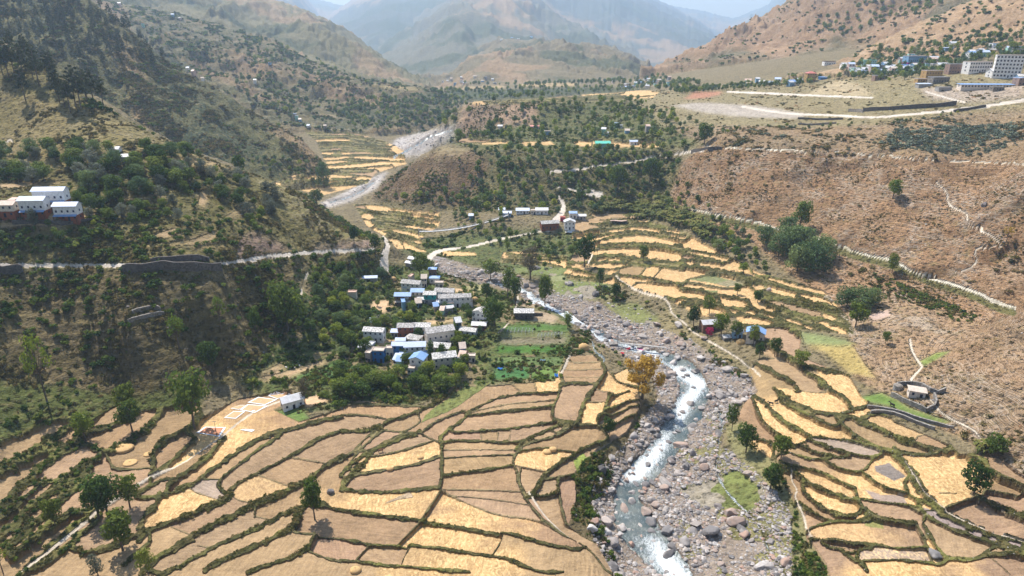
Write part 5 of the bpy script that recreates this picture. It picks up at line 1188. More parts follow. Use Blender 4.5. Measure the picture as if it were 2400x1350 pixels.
H_ = [(690, 958, 48, 5, 1.3, 32, 'white', 'gable', 'tin', 'white house with tin roof beside the drying yard, half behind a drooping tree', {}),
 (1228, 748, 44, 5, 1.3, 0, 'dstone', 'gable', 'pslate', 'dark stone barn with rough slate roof above the vegetable gardens', dict(frame='bwood')),
 (1290, 541, 42, 5.5, 1.6, 12, 'terra', 'gable', 'slate', 'slate roofed house with red front in the hamlet by the road', {}),
 (1335, 541, 25, 5, 2, 0, 'white', 'front', 'tin', 'white gabled house right of the road in the hamlet', {}),
 (1343, 512, 17, 4, 1.4, 0, 'white', 'gable', 'bluer', 'small house with bright blue roof behind the white gabled house', {}),
 (1362, 515, 22, 4, 1, 0, 'grey', 'gable', 'tin', 'low tin roofed shed at the right end of the hamlet', {}),
 (1270, 503, 28, 5, 1.2, 0, 'white', 'gable', 'tin', 'white house with grey roof left of the hamlet road', {}),
 (1250, 503, 12, 4, 1, 0, 'cream', 'flat', 'flat', 'small cream flat roofed room beside the grey roofed house', {}),
 (1225, 502, 30, 5, 1, 0, 'white', 'gable', 'palebluer', 'long blue roofed house near the right end of the suspension bridge', {}),
 (1188, 508, 20, 4, 1, 0, 'lblue', 'gable', 'palebluer', 'blue roofed hut just above the bridge anchorage', {}),
 (1176, 500, 14, 4, 1, 0, 'white', 'gable', 'palebluer', 'tiny pale roofed hut left of the bridge anchorage', {}),
 (1319, 519, 11, 3, 1, 0, 'redb', 'flat', 'redr', 'small red kiosk beside the hamlet road', {}),
 (1104, 514, 9, 4, 1, 0, 'lblue', 'gable', 'palebluer', 'tiny blue roofed hut among the trees left of the bridge', {}),
 (1413, 347, 34, 6, .9, 0, 'mint', 'gable', 'green', 'turquoise sheeted greenhouse on the middle plateau', dict(wins=False, name='greenhouse', cat='greenhouse')),
 (1485, 340, 17, 4, 1, 0, 'white', 'gable', 'palebluer', 'small white house with blue roof right of the greenhouse', {}),
 (1253, 303, 20, 4, 1, 0, 'pink', 'gable', 'redr', 'house with red roof on the middle plateau', {}),
 (1283, 318, 14, 4, 1.4, 0, 'lblue', 'flat', 'flat', 'pale blue house among the trees of the middle plateau', {}),
 (1172, 303, 10, 4, 1, 0, 'white', 'gable', 'tin', 'tiny white house at the left of the middle plateau', {}),
 (1668, 776, 44, 5, 1.4, 8, 'brown', 'gable', 'tin', 'brown house with pale slab roof beside the pink blossom', dict(frame='bwood')),
 (1768, 806, 40, 5.5, 1.5, -22, 'cream', 'front', 'bluer', 'cream house with bright blue roof on the right bank', {}),
 (1728, 793, 22, 4, 1.3, -10, 'lblue', 'gable', 'palebluer', 'pale blue annex left of the bright blue roof on the right bank', {}),
 (1704, 797, 16, 3, .5, 10, 'rubble', 'gable', 'pslate', 'low rubble hut below the right bank houses', dict(wins=False, name='rubble_hut', cat='hut')),
 (119, 486, 70, 5, 2.6, 4, 'white', 'gable', 'palebluer', 'longest house on the left hillside, three storeys under a pale blue roof', dict(base='terra', porch='bluer')),
 (82, 518, 56, 5, 2.6, 4, 'white', 'gable', 'palebluer', 'middle house on the left hillside with pale blue roof behind a tree', dict(base='terra', porch='bluer')),
 (158, 522, 52, 5, 2.4, 4, 'white', 'gable', 'palebluer', 'right hand house on the left hillside with pale blue roof', dict(base='terra', porch='bluer')),
 (16, 519, 44, 5, 2, 3, 'cream', 'gable', 'rust', 'cream house with rusty roof at the left edge of the picture', dict(base='terra')),
 (31, 484, 13, 2.5, .9, 0, 'cream', 'mono', 'rust', 'tiny rusty roofed hut above the left hillside houses', dict(wins=False)),
 (302, 388, 26, 4, 1.4, 20, 'grey', 'gable', 'tin', 'grey hut among the trees on the left ridge', {}),
 (268, 362, 20, 4, .9, 0, 'white', 'gable', 'tin', 'small white roof among the trees behind the ridge hut', dict(wins=False)),
 (2148, 933, 34, 4, 1, -22, 'cream', 'gable', 'flat', 'small plastered hut inside the stone walled yard', dict(rise=.3)),
 (2357, 184, 54, 12, 6, -28, 'white', 'flat', 'flat', 'white six storey block standing above the town', dict(name='apartment_block', cat='building', sh=3, win=(1.3, 1.4), frame='bwood')),
 (2296, 170, 58, 9, 3, 8, 'white', 'flat', 'flat', 'long white three storey building left of the tower block', dict(name='town_building', cat='building', sh=3, win=(1.3, 1.3))),
 (2330, 207, 150, 7, 1, -4, 'cream', 'mono', 'bluer', 'very long single storey shed with blue roof below the town', dict(name='long_shed', cat='shed', win=(1.2, 1.2))),
 (2340, 213, 26, 5, 1, 0, 'stone', 'flat', 'grey', 'dark stone hut before the long blue roofed shed', {}),
 (1901, 192, 21, 8, 3, 0, 'ochre', 'hip', 'redr', 'three storey tower like house with red roof at the left of the town', dict(name='town_building', cat='building', sh=3)),
 (2148, 153, 48, 9, 3, 10, 'lblue', 'flat', 'flat', 'blue and pink striped three storey hall in the town', dict(name='town_building', cat='building', sh=3, base='magenta')),
 (2038, 156, 30, 8, 2, 0, 'mint', 'flat', 'mint', 'mint green two storey house in the town', dict(name='town_building', cat='building', sh=3)),
 (1985, 157, 20, 8, .9, 0, 'white', 'gable', 'tin', 'bright white marquee roof in the town', dict(wins=False)),
 (2242, 172, 36, 9, 2.6, -6, 'brick', 'flat', 'grey', 'bare brick building left of the long white one', dict(name='town_building', cat='building', sh=3)),
 (2188, 184, 40, 8, 2.2, 4, 'ochre', 'flat', 'flat', 'unfinished ochre building in the middle of the town', dict(name='town_building', cat='building', sh=3)),
 (2205, 194, 40, 8, 1.6, 4, 'stone', 'flat', 'grey', 'dark stone ground floor below the ochre building', {}),
 (2162, 193, 24, 6, 1, 0, 'ochre', 'flat', 'flat', 'small orange block left of the dark stone floor', {}),
 (2238, 110, 24, 7, 1.4, 20, 'white', 'gable', 'tin', 'white house standing alone above the town', {}),
 (2224, 119, 20, 6, 1, 0, 'lblue', 'mono', 'palebluer', 'blue grey shed below the lone white house', {}),
 (1945, 152, 26, 7, 1.3, 0, 'white', 'flat', 'brown', 'white house with brown roof at the upper left of the town', {}),
 (2212, 160, 26, 7, 1.2, 0, 'cream', 'gable', 'tin', 'house with bright tin roof in front of the striped hall', {}),
 (2190, 145, 20, 6, 1.5, 0, 'cream', 'gable', 'tin', 'cream house behind the bright tin roof', {}),
 (2064, 187, 28, 7, 1.4, 0, 'brick', 'flat', 'grey', 'dark brick house on the bank left of the ochre building', {}),
 (2168, 204, 30, 6, .9, 0, 'grey', 'mono', 'palebluer', 'low grey shed with blue roof on the dusty ground', dict(wins=False)),
 (2215, 213, 30, 6, .9, 0, 'grey', 'flat', 'grey', 'low cement shed right of the dusty track', dict(wins=False)),
 (1932, 186, 18, 6, .8, 0, 'blue', 'mono', 'bluer', 'vivid blue shed at the left of the town', dict(wins=False)),
 (2392, 130, 20, 8, 2, 0, 'grey', 'flat', 'grey', 'grey two storey house at the right edge above the tower block', {}),
 (2394, 200, 16, 8, 2, 0, 'brick', 'flat', 'palebluer', 'brick house at the right edge beside the tower block', {})]
MH['redb'] = MH['red']
for u, v, w, d, st, rot, wall, roof, rm, lb, kw in H_: house(u, v, w, d, st, rot, wall, roof, rm, lb, **kw)
# smaller town and far village houses: one mesh pair each
cols_ = ['white', 'cream', 'lblue', 'grey', 'pink', 'white', 'mint']; rf_ = ['tin', 'palebluer', 'flat', 'tin', 'rust', 'bluer', 'pslate']
def cluster(spec, label, group, rr):
    for (u, v, w) in spec:
        st = rr.choice([.9, 1, 1.6, 2]); house(u, v, w, max(5, w*.5), st, rr.uniform(-20, 20), cols_[rr.integers(7)], ['gable', 'flat', 'gable'][rr.integers(3)], rf_[rr.integers(7)], label, group=group, wins=w > 11, win=(1, 1.1))
rr = np.random.default_rng(3)
cluster([(rr.uniform(1975, 2150), rr.uniform(160, 176), rr.uniform(9, 17)) for _ in range(34)]+[(rr.uniform(2060, 2200), rr.uniform(140, 160), rr.uniform(8, 14)) for _ in range(10)], 'small house with tin or flat roof packed in the middle of the town', 'small houses packed in the town', rr)
cluster([(rr.uniform(1720, 1890), rr.uniform(192, 203), rr.uniform(8, 14)) for _ in range(9)], 'low house in the tree lined row left of the town', 'low houses left of the town', rr)
cluster([(rr.uniform(2230, 2400), rr.uniform(112, 190), rr.uniform(10, 18)) for _ in range(16)], 'house among the trees around the tower block', 'houses around the tower block', rr)
cluster([(rr.uniform(1430, 1580), rr.uniform(186, 210), rr.uniform(5, 9)) for _ in range(26)], 'tiny pale house of the distant town at the valley mouth', 'tiny houses of the distant town', rr)
cluster([(rr.uniform(1010, 1180), rr.uniform(183, 200), rr.uniform(4, 8)) for _ in range(14)], 'tiny pale house at the foot of the central mountain', 'tiny houses at the foot of the central mountain', rr)
cluster([(rr.uniform(*q[:2]), rr.uniform(*q[2:]), rr.uniform(7, 13)) for q in ((850, 920, 770, 850), (930, 1000, 660, 690), (1010, 1060, 715, 740), (1060, 1110, 770, 850), (925, 985, 705, 730), (880, 960, 840, 870)) for _ in range(3)], 'small shed or outhouse tucked between the village houses', 'small sheds between the village houses', rr)
cluster([(u, v, 6) for u, v in ((280, 15), (335, 64), (420, 47), (405, 42), (598, 197), (440, 168), (452, 180), (475, 190), (632, 153), (695, 283), (703, 285), (722, 300), (690, 277), (762, 305), (1175, 95), (1200, 90), (1245, 88), (1215, 94))], 'tiny white house on the terraced mountain slopes far away', 'tiny houses on the far slopes', rr)
cluster([(rr.uniform(1330, 1520), rr.uniform(300, 330), rr.uniform(7, 11)) for _ in range(6)], 'small house hidden among the trees of the middle plateau', 'houses among the plateau trees', rr)
print('houses', round(time.time()-T0, 1))
# ---------------------------------------------------------------- walls, bridge, yard things, people and animals
def strip_wall(us, h, th, mat, name, label, cat='wall', top=0.0, n=14):
    pts_ = smoothline(P(us), 1); ps = [at(u, v) for u, v in pts_]; co = []; f = []
    for i, p in enumerate(ps):
        a, b = ps[max(0, i-1)], ps[min(len(ps)-1, i+1)]; d = Vector((b.x-a.x, b.y-a.y, 0)).normalized(); s = Vector((-d.y, d.x, 0))*th/2
        zt = p.z+h*(1+.12*math.sin(i*2.1)); zb = p.z-1.5
        co += [(p-s).to_tuple()[:2]+(zb,), (p+s).to_tuple()[:2]+(zb,), (p+s).to_tuple()[:2]+(zt,), (p-s).to_tuple()[:2]+(zt,)]
    m = len(ps)
    for i in range(m-1):
        for j in range(4): f.append((i*4+j, i*4+(j+1) % 4, i*4+4+(j+1) % 4, i*4+4+j))
    f += [(0, 1, 2, 3), ((m-1)*4, (m-1)*4+3, (m-1)*4+2, (m-1)*4+1)]
    return tag(mesh_np(name, np.array(co), np.array(f), MH[mat]), label, cat)
for s, h, th, mt, lb in [('290,640 350,634 400,630 440,634 520,634', 3.6, .9, 'dstone', 'long dark stone retaining wall below the left dirt road'), ('355,618 420,610 480,610 492,616', 2.4, .7, 'dstone', 'shorter stone retaining wall above the left dirt road'),
        ('-20,642 20,640 55,638', 3.4, .9, 'dstone', 'stone retaining wall below the road at the left edge'), ('2022,262 2100,257 2180,252 2240,246', 3, 1, 'dstone', 'long dark retaining wall on the upper plateau'), ('1988,262 2005,262 2022,264', 2.4, .8, 'stone', 'pale stone wall at the left end of the dark plateau wall'),
        ('2235,262 2280,255 2310,250', 1.6, 1, 'dstone', 'low dark wall right of the plateau retaining wall'), ('1870,292 1900,294 1960,290', 1.4, .7, 'stone', 'grey stone wall below the white plateau road'),
        ('1870,279 1930,282 1975,280', 1.5, .7, 'dstone', 'dark wall beside the bend of the white plateau road'),
        ('2088,928 2125,945 2170,966', 1.8, .6, 'rubble', 'front stone wall of the walled yard on the right slope'), ('2100,905 2150,900 2190,925 2215,918', 1.7, .6, 'rubble', 'rear stone wall of the walled yard'), ('2170,966 2195,952 2188,928', 1.7, .6, 'rubble', 'right stone wall of the walled yard'),
        ('2033,955 2080,960 2130,975 2180,992 2235,1005', 1.1, .7, 'rubble', 'dry stone wall below the green pasture'), ('2040,968 2080,966 2130,985 2190,1008', 1.2, .8, 'rubble', 'dry stone wall above the right straw strips'), ('310,735 360,720 378,728', 1.5, .8, 'stone', 'broken dry stone wall on the left scrub slope'),
        ('300,755 340,742 385,735', 1.2, .8, 'stone', 'lower broken stone wall on the left scrub slope'), ('1245,740 1272,740', 1.6, .5, 'dstone', 'short dark wall beside the stone barn'),
        ('1620,358 1650,352 1690,350', 2.2, .8, 'dstone', 'dark wall along the canal at the plateau end'), ('30,525 90,522 150,528 220,518', 1.5, .6, 'dstone', 'dark terrace wall below the left hillside houses')]:
    strip_wall(s, h, th, mt, 'stone_wall', lb)
# suspension footbridge
def cable(ps, r, mat, name, parent, n=5): c = tube(ps, [r]*len(ps), n); return mesh_np(name, *c, MH[mat], parent=parent)
A, B = at(982, 556), at(1192, 514); A.z += 4.; B.z += 3.2
br = bpy.data.objects.new('suspension_bridge', None); SC.collection.objects.link(br); br.location = A; tag(br, 'long thin suspension footbridge sagging over the river gorge', 'bridge')
tt = np.linspace(0, 1, 33); line = [Vector((0, 0, 0)).lerp(B-A, t)-Vector((0, 0, 3.2*4*t*(1-t))) for t in tt]; dr = (B-A); sd2 = Vector((-dr.y, dr.x, 0)).normalized()
co = []; f = []
for i, p in enumerate(line): co += [(p-sd2*.9), (p+sd2*.9), (p+sd2*.9+Vector((0, 0, .3))), (p-sd2*.9+Vector((0, 0, .3)))]
for i in range(32):
    for j in range(4): f.append((i*4+j, i*4+(j+1) % 4, i*4+4+(j+1) % 4, i*4+4+j))
mesh_np('deck', np.array([tuple(c) for c in co]), np.array(f), MH['tin'], parent=br)
for s in (-1, 1):
    cable([tuple(p+sd2*.8*s+Vector((0, 0, 1.2))) for p in line], .09, 'steel', 'hand_cable', br)
    rmesh('hangers', [tube([tuple(p+sd2*.78*s), tuple(p+sd2*.78*s+Vector((0, 0, 1.2)))], [.03, .03], 4) for p in line[::1]], MH['steel'], br)
    for q in (line[0], line[-1]): rmesh('anchor_post', [bx(-.3, .3, -.3, .3, -3, 2.2)], MH['grey'], br).location = q+sd2*1.1*s
# footbridge over the river with its steel tower and stone abutment
T = at(1447, 812); e = bpy.data.objects.new('footbridge', None); SC.collection.objects.link(e); e.location = T; tag(e, 'narrow plank footbridge over the rapids from the stone abutment', 'bridge')
E_ = at(1560, 826); E_.z = T.z+2.2; v_2 = E_-T; a2 = math.atan2(v_2.y, v_2.x); o = rmesh('deck', [bx(0, v_2.xy.length, -.6, .6, 2.0, 2.2)], MH['grey'], e); o.rotation_euler.z = a2
o = rmesh('abutment', [bx(-4.5, 0, -1.6, 1.6, -2, 2.0)], MH['rubble'], e); o.rotation_euler.z = a2+.3
o = rmesh('ramp_steps', [bx(-4.5-i*.6, -3.9-i*.6, -1.2, 1.2, -1.5, 2.05-i*.35) for i in range(6)], MH['stone'], e); o.rotation_euler.z = a2+.5
for s in (-1, 1): o = rmesh('tower_post', [bx(-.16, .16, -.12+s*.5, .12+s*.5, -.5, 8)], MH['steel'], e); o.rotation_euler.z = a2
# grain sheets drying on the yard
def sheet(quad, label, border='wcloth', fill='grain', name='grain_sheet'):
    ps = [at(u, v) for u, v in P(quad)]; c = sum(ps, Vector())/4; e = bpy.data.objects.new(name, None); SC.collection.objects.link(e); e.location = c; tag(e, label, 'grain sheet', 'sheets of grain drying in the yard')
    def grid(k, dz):
        n = 6; co = []
        q = [c+(p-c)*k for p in ps]
        for i in range(n+1):
            for j in range(n+1):
                p = q[0].lerp(q[1], i/n).lerp(q[3].lerp(q[2], i/n), j/n); co.append((p.x-c.x, p.y-c.y, float(H(p.x, p.y))+dz-c.z))
        return np.array(co), np.array([(i*(n+1)+j, (i+1)*(n+1)+j, (i+1)*(n+1)+j+1, i*(n+1)+j+1) for i in range(n) for j in range(n)])
    mesh_np('cloth', *grid(1, .16), MH[border], parent=e); mesh_np('grain', *grid(.82, .22), MH[fill], parent=e)
for q, lb, fl in [('460,1015 480,1001 530,1002 515,1024', 'white sheet with reddish grain at the lower end of the yard', 'rgrain'), ('525,980 548,964 575,965 553,982', 'narrow white edged sheet of grain in the yard middle', 'grain'), ('562,962 580,948 628,952 598,968', 'larger grain sheet in the yard, third from the white house', 'grain'),
        ('540,958 562,950 580,950 560,961', 'small faint grain sheet left of the larger one', 'grain'), ('580,944 605,930 650,937 622,950', 'big grain sheet second from the white house', 'grain'), ('628,928 650,920 682,924 650,936', 'grain sheet nearest the white house', 'grain'),
        ('668,860 690,852 705,856 680,866', 'small white and orange sheet on the narrow brown terrace above the gardens', 'grain'), ('562,1008 575,1006 598,1008 590,1013', 'white sheet on the bund beside the bean plot', 'wcloth')]:
    sheet(q, lb, fill=fl)
# straw heaps and sheaves
def heap(u, v, r, h, label, name='haystack', group=None):
    p = at(u, v); th = np.linspace(0, 2*np.pi, 13)[:-1]; co = []; f = []
    pr = [(1, -.3), (1.05, .35), (.85, .65), (.5, .88), (.12, 1)]
    for k, (q, z) in enumerate(pr): co += [(r*q*math.cos(t)*(1+.1*math.sin(3*t+k)), r*q*math.sin(t)*(1+.1*math.cos(2*t)), h*z) for t in th]
    f = [(k*12+j, k*12+(j+1) % 12, k*12+12+(j+1) % 12, k*12+12+j) for k in range(4) for j in range(12)]+[(48+j, 48+j+1, 48+j+2, 48) for j in range(1, 10)]
    o = mesh_np(name, np.array(co), np.array(f), MH['straw'], True); o.location = p; tag(o, label, 'haystack', group); return o
for a in [(1368, 818, 2.4, 3, 'round haystack behind the gardens near the footbridge'), (1113, 705, 1.8, 2.4, 'haystack right of the long white house'), (1283, 1060, 1.6, 1, 'heap of straw sheaves in the field with the curved bund'), (1296, 1055, 1.3, .9, 'second smaller heap of sheaves beside the first'),
          (985, 1073, 1.1, .8, 'small straw heap at the bund corner'), (914, 1100, 1.2, .9, 'straw heap on the bund between two fields'), (1737, 803, 2., 1.8, 'dark straw stack in front of the right bank houses'), (290, 1052, 3., 1., 'low heap of loose straw on the left threshed field'),
          (305, 1085, 2.2, .5, 'flat spread of straw on the left threshed field'), (348, 1065, 1.6, .5, 'small flat straw bundle on the left threshed field'), (2305, 1115, 1.6, 1.4, 'straw heap right of the far right tree'), (833, 1338, 1.5, 1.1, 'straw heap in the field at the bottom edge'), (921, 655, 1.8, 1.8, 'haystack behind the top left village house')]: heap(*a)
def person(u, v, top, leg, label, h=1.65, arms=1):
    p = at(u, v); e = bpy.data.objects.new('person', None); SC.collection.objects.link(e); e.location = p; e.rotation_euler.z = rng.uniform(0, 6); tag(e, label, 'person')
    b = [tube([(-.1, 0, 0), (-.11, .03, .45), (-.09, 0, .85)], [.05, .065, .09]), tube([(.1, .12, 0), (.11, .08, .45), (.09, 0, .85)], [.05, .065, .09]), tube([(0, 0, .8), (0, 0, 1.1), (0, 0, 1.38), (0, 0, 1.44)], [.15, .14, .19, .07], 8), tube([(0, 0, 1.4), (0, 0, 1.5), (0, .01, 1.6), (0, 0, 1.7)], [.05, .09, .1, .03], 8)]
    for s in (-1, 1): b.append(tube([(s*.19, 0, 1.36), (s*.27, .03, 1.1), (s*.25, .16, .88)], [.05, .042, .03], 6))
    c, f = join(b); mesh_np('body', c, f, MH['skin'], True, parent=e)
    c, f = join([tube([(0, 0, .78), (0, 0, 1.1), (0, 0, 1.39), (0, 0, 1.45)], [.18, .165, .21, .08], 8)]+[tube([(s*.18, 0, 1.38), (s*.27, .03, 1.08)], [.07, .06], 6) for s in (-1, 1)]); mesh_np('shirt', c, f, MH[top], True, parent=e)
    c, f = join([tube([(-.1, 0, .05), (-.11, .03, .45), (-.07, 0, .87)], [.075, .09, .12]), tube([(.1, .12, .05), (.11, .08, .45), (.07, 0, .87)], [.075, .09, .12])]); mesh_np('trousers', c, f, MH[leg], True, parent=e)
    c, f = tube([(0, -.02, 1.6), (0, -.02, 1.68), (0, -.01, 1.73)], [.108, .1, .03], 8); mesh_np('hair', c, f, MH['bhide'], True, parent=e)
for a in [(1303, 884, 'bcloth', 'blue', 'person in blue on the path at the corner of the gardens'), (1410, 832, 'wood', 'wood', 'person in dark clothes on the path below the footbridge'), (1415, 828, 'pink', 'brown', 'person in pale pink beside the one in dark clothes'), (890, 835, 'red', 'brown', 'person in red in the yard of the village'),
          (140, 478, 'lblue', 'wood', 'person in pale blue on the balcony side of the longest hillside house'), (1252, 535, 'red', 'wood', 'person in red at the foot of the hamlet house'), (1316, 541, 'lblue', 'wood', 'person in light blue in front of the hamlet'), (948, 720, 'red', 'red', 'person in red before the blue roofed verandah house'),
          (1792, 708, 'wood', 'wood', 'person in dark clothes by the small tree in the terraces')]: person(*a)
def animal(u, v, hide, label, cat, name, s=1., rz=0.):
    p = at(u, v); e = bpy.data.objects.new(name, None); SC.collection.objects.link(e); e.location = p; e.rotation_euler.z = rz; e.scale = (s, s, s); tag(e, label, cat)
    b = [tube([(-.95, 0, 1.15), (-.8, 0, 1.08), (-.2, 0, 1.0), (.45, 0, .98), (.75, 0, 1.12)], [.12, .3, .32, .36, .22], 9), tube([(.6, 0, 1.15), (.95, 0, 1.3), (1.15, 0, 1.32)], [.22, .15, .13], 8), tube([(1.1, 0, 1.4), (1.35, 0, 1.2), (1.5, 0, 1.08)], [.15, .12, .08], 8), tube([(-.95, 0, 1.2), (-1.08, 0, .9), (-1.05, 0, .5)], [.05, .03, .04], 5)]
    for sy in (-1, 1):
        b.append(tube([(-.72, sy*.2, 1.05), (-.6, sy*.2, .75), (-.82, sy*.2, .45), (-.78, sy*.2, 0)], [.17, .12, .06, .06], 6)); b.append(tube([(.5, sy*.2, 1.0), (.52, sy*.2, .5), (.5, sy*.2, 0)], [.14, .075, .055], 6))
        b.append(tube([(1.12, sy*.12, 1.46), (1.1, sy*.3, 1.58), (1.0, sy*.34, 1.72)], [.035, .03, .01], 5)); b.append(tube([(1.08, sy*.12, 1.42), (1.05, sy*.3, 1.38)], [.05, .02], 5))
    c, f = join(b); mesh_np('body', c, f, MH[hide], True, parent=e)
for a in [(893, 1060, 'hide', 'brown cow grazing on the dark strip of the left field', 'cow', 'cow', 1, .3), (2090, 953, 'bhide', 'black buffalo grazing on the bright green pasture', 'buffalo', 'buffalo', 1.1, 2.), (1806, 949, 'bhide', 'dark buffalo on the bund above the lower right straw fields', 'buffalo', 'buffalo', 1., 2.7), (1819, 944, 'bhide', 'dark buffalo standing right of the other one on the bund', 'buffalo', 'buffalo', 1., .5),
          (2126, 905, 'bhide', 'dark horned cow in the stone walled yard', 'cow', 'cow', 1, 1.)]: animal(*a)
# poles, power posts, trellises, tank, sheets on the boulders
def pole(u, v, h, label, arm=True, r=.11):
    p = at(u, v); e = bpy.data.objects.new('power_pole', None); SC.collection.objects.link(e); e.location = p; tag(e, label, 'pole')
    rmesh('post', [tube([(0, 0, -.5), (0, 0, h)], [r, r*.6], 6)], MH['bwood'], e)
    if arm: rmesh('crossarm', [bx(-.7, .7, -.05, .05, h-.5, h-.38)], MH['steel'], e)
for a in [(508, 1022, 6.5, 'thin curved top pole at the lower end of the drying yard'), (1400, 603, 6, 'thin pole in the straw terraces by the footpath'), (1104, 690, 6, 'pale pole behind the upper row of houses'), (566, 1260, 1.6, 'short post in the terraced field bottom left')]: pole(*a[:3], a[3], arm=a[2] > 5)
def trellis(quad, label, nx=7, ny=3, mat='tin'):
    ps = [at(u, v) for u, v in P(quad)]; c = sum(ps, Vector())/4; b = []
    g = lambda i, j: (ps[0].lerp(ps[1], i/nx).lerp(ps[3].lerp(ps[2], i/nx), j/ny)-c)
    for i in range(nx+1):
        for j in range(ny+1):
            q = g(i, j); b.append(tube([tuple(q-Vector((0, 0, .5))), tuple(q+Vector((0, 0, 1.5)))], [.05, .05], 4))
        b.append(tube([tuple(g(i, 0)+Vector((0, 0, 1.5))), tuple(g(i, ny)+Vector((0, 0, 1.5)))], [.045, .045], 4))
    for j in range(ny+1): b.append(tube([tuple(g(0, j)+Vector((0, 0, 1.5))), tuple(g(nx, j)+Vector((0, 0, 1.5)))], [.045, .045], 4))
    o = rmesh('bean_trellis', b, MH[mat]); o.location = c; tag(o, label, 'trellis')
trellis('1188,784 1248,784 1250,775 1192,773', 'pale pole trellis over the upper vegetable terrace, the left one'); trellis('1260,795 1315,790 1318,784 1262,787', 'pale pole trellis over the upper vegetable terrace, the right one'); trellis('845,760 878,750 862,746 850,748', 'dark frame trellis at the left of the village', mat='bwood'); trellis('885,765 918,752 905,742 880,745', 'grey frame trellis right of the dark one at the left of the village', mat='grey')
c = at(2103, 912); tk = bpy.data.objects.new('water_tank', None); SC.collection.objects.link(tk); tk.location = c; tag(tk, 'round plastered water tank at the corner of the walled yard', 'tank')
rmesh('drum', [tube([(0, 0, -1), (0, 0, 1.8)], [1.6, 1.6], 16)], MH['grey'], tk); rmesh('lid', [tube([(0, 0, 1.8), (0, 0, 2.1), (0, 0, 2.3)], [1.7, 1.2, .2], 16)], MH['stone'], tk)
def cloth(u, v, w, d, mat, label, name='laundry_cloth', cat='cloth', z=.5):
    p = at(u, v); n = 6; co = np.array([((i/n-.5)*w, (j/n-.5)*d, z+.25*math.sin(i*1.3+j)+.15*math.cos(j*2.)) for i in range(n+1) for j in range(n+1)]); f = np.array([(i*7+j, (i+1)*7+j, (i+1)*7+j+1, i*7+j+1) for i in range(n) for j in range(n)])
    o = mesh_np(name, co, f, MH[mat], True); o.location = p; tag(o, label, cat)
for a in [(1466, 819, 5, 2, 'red', 'long red cloth spread on the boulders by the footbridge'), (1500, 822, 3.4, 2, 'magenta', 'dark pink cloth on the boulders right of the long red one'), (1486, 819, 2.2, 1.6, 'wood', 'dark blue cloth between the red and the pink one'), (1459, 830, 1.6, 1.4, 'red', 'small red bundle on the stones below the footbridge'),
          (1304, 882, 1.5, 2.6, 'bcloth', 'blue tarpaulin on the bund at the corner of the gardens'), (1272, 847, 2.4, 1.2, 'lblue', 'pale blue sheet in the vegetable garden'), (1172, 866, 2.2, 1.4, 'bcloth', 'blue sheet at the left edge of the dark green plot'), (1450, 519, 12, 2.5, 'pink', 'pink white sheets laid out at the top of the straw terraces'), (1335, 545, 6, 4, 'wcloth', 'white canopy sheet before the white gabled house')]: cloth(*a)
tree(1092, 835, 22, 'flower', 'bright pink bougainvillea beside the small cream room', h=2.6); tree(1662, 785, 24, 'flower', 'bright magenta bougainvillea beside the brown right bank house', h=4.2); tree(1034, 778, 12, 'flower', 'small dark red flowering bush behind the largest village house', h=2.2)
# ---------------------------------------------------------------- woods, orchards and copses
fill('330,125 260,90 160,10 0,-30 0,90 60,150 160,170 260,160', 75, 11, 17, ['pine'], 'dark pine of the open forest high on the left mountain', 'pines of the forest on the left mountain', mind=7)
fill('210,0 310,70 400,150 405,175 330,150 250,110 150,20', 28, 12, 17, ['pine'], 'pine standing along the left mountain crest', 'pines along the left mountain crest', mind=8)
for u, v, hp in ((20, 178, 75), (35, 175, 80), (55, 178, 70), (78, 185, 60), (92, 200, 90), (60, 235, 75), (115, 185, 62), (125, 190, 66), (140, 240, 75), (152, 250, 70), (165, 262, 78), (178, 250, 85), (190, 255, 95), (205, 240, 70), (218, 232, 66), (242, 245, 62), (5, 170, 70), (130, 215, 60), (200, 225, 60), (100, 150, 45), (50, 155, 45)):
    tree(u, v, hp, 'pine' , 'tall pine of the group on the near left ridge', 'pines on the near left ridge')
fill('0,352 120,350 300,352 420,350 470,370 430,410 470,440 400,470 260,455 180,440 120,430 0,430', 78, 5, 9, ['dark', 'mid', 'dark', 'silver', 'mid', 'willow'], 'dark bushy tree in the wood around the left ridge hut', 'trees in the wood around the left ridge hut', 1.15, 3.6)
fill('400,410 480,400 600,430 660,470 620,560 570,520 540,480 470,480', 34, 4, 8, ['silver', 'silver', 'dark'], 'silvery grey green tree on the spur above the road', 'silvery trees on the spur above the road', 1.2, 3.4)
fill('0,545 60,535 230,525 260,560 200,590 60,590 0,580', 20, 2.5, 5, ['mid', 'dark'], 'green bush tree below the left hillside houses', 'trees below the left hillside houses', 1.2, 3)
fill('170,470 260,430 420,480 430,520 300,545 230,520 180,500', 22, 4, 7, ['mid', 'dark', 'silver'], 'tree beside the left hillside houses', 'trees beside the left hillside houses', 1., 3.5)
fill('760,600 870,600 905,640 850,700 760,700 720,690 740,640', 34, 3.5, 7, ['mid', 'dark', 'willow'], 'green tree on the slope between the road and the village', 'trees between the road and the village', 1.1, 3)
fill('690,730 800,700 860,740 900,790 860,850 800,840 720,810', 40, 3.5, 7, ['dark', 'mid', 'bright', 'willow'], 'leafy tree in the orchard left of the village', 'orchard trees left of the village', 1.2, 3)
fill('760,880 860,870 1000,880 1090,870 1110,900 1050,915 960,935 800,940 760,910', 32, 4, 7.5, ['mid', 'dark', 'bright', 'mid'], 'broad leafed tree in the belt below the village', 'trees in the belt below the village', 1.2, 3)
fill('860,640 1000,650 1120,680 1150,790 1100,860 900,860 830,800 840,700', 62, 3, 6.2, ['mid', 'dark', 'bright', 'mid'], 'small garden tree between the village houses', 'garden trees between the village houses', 1.1, 3)
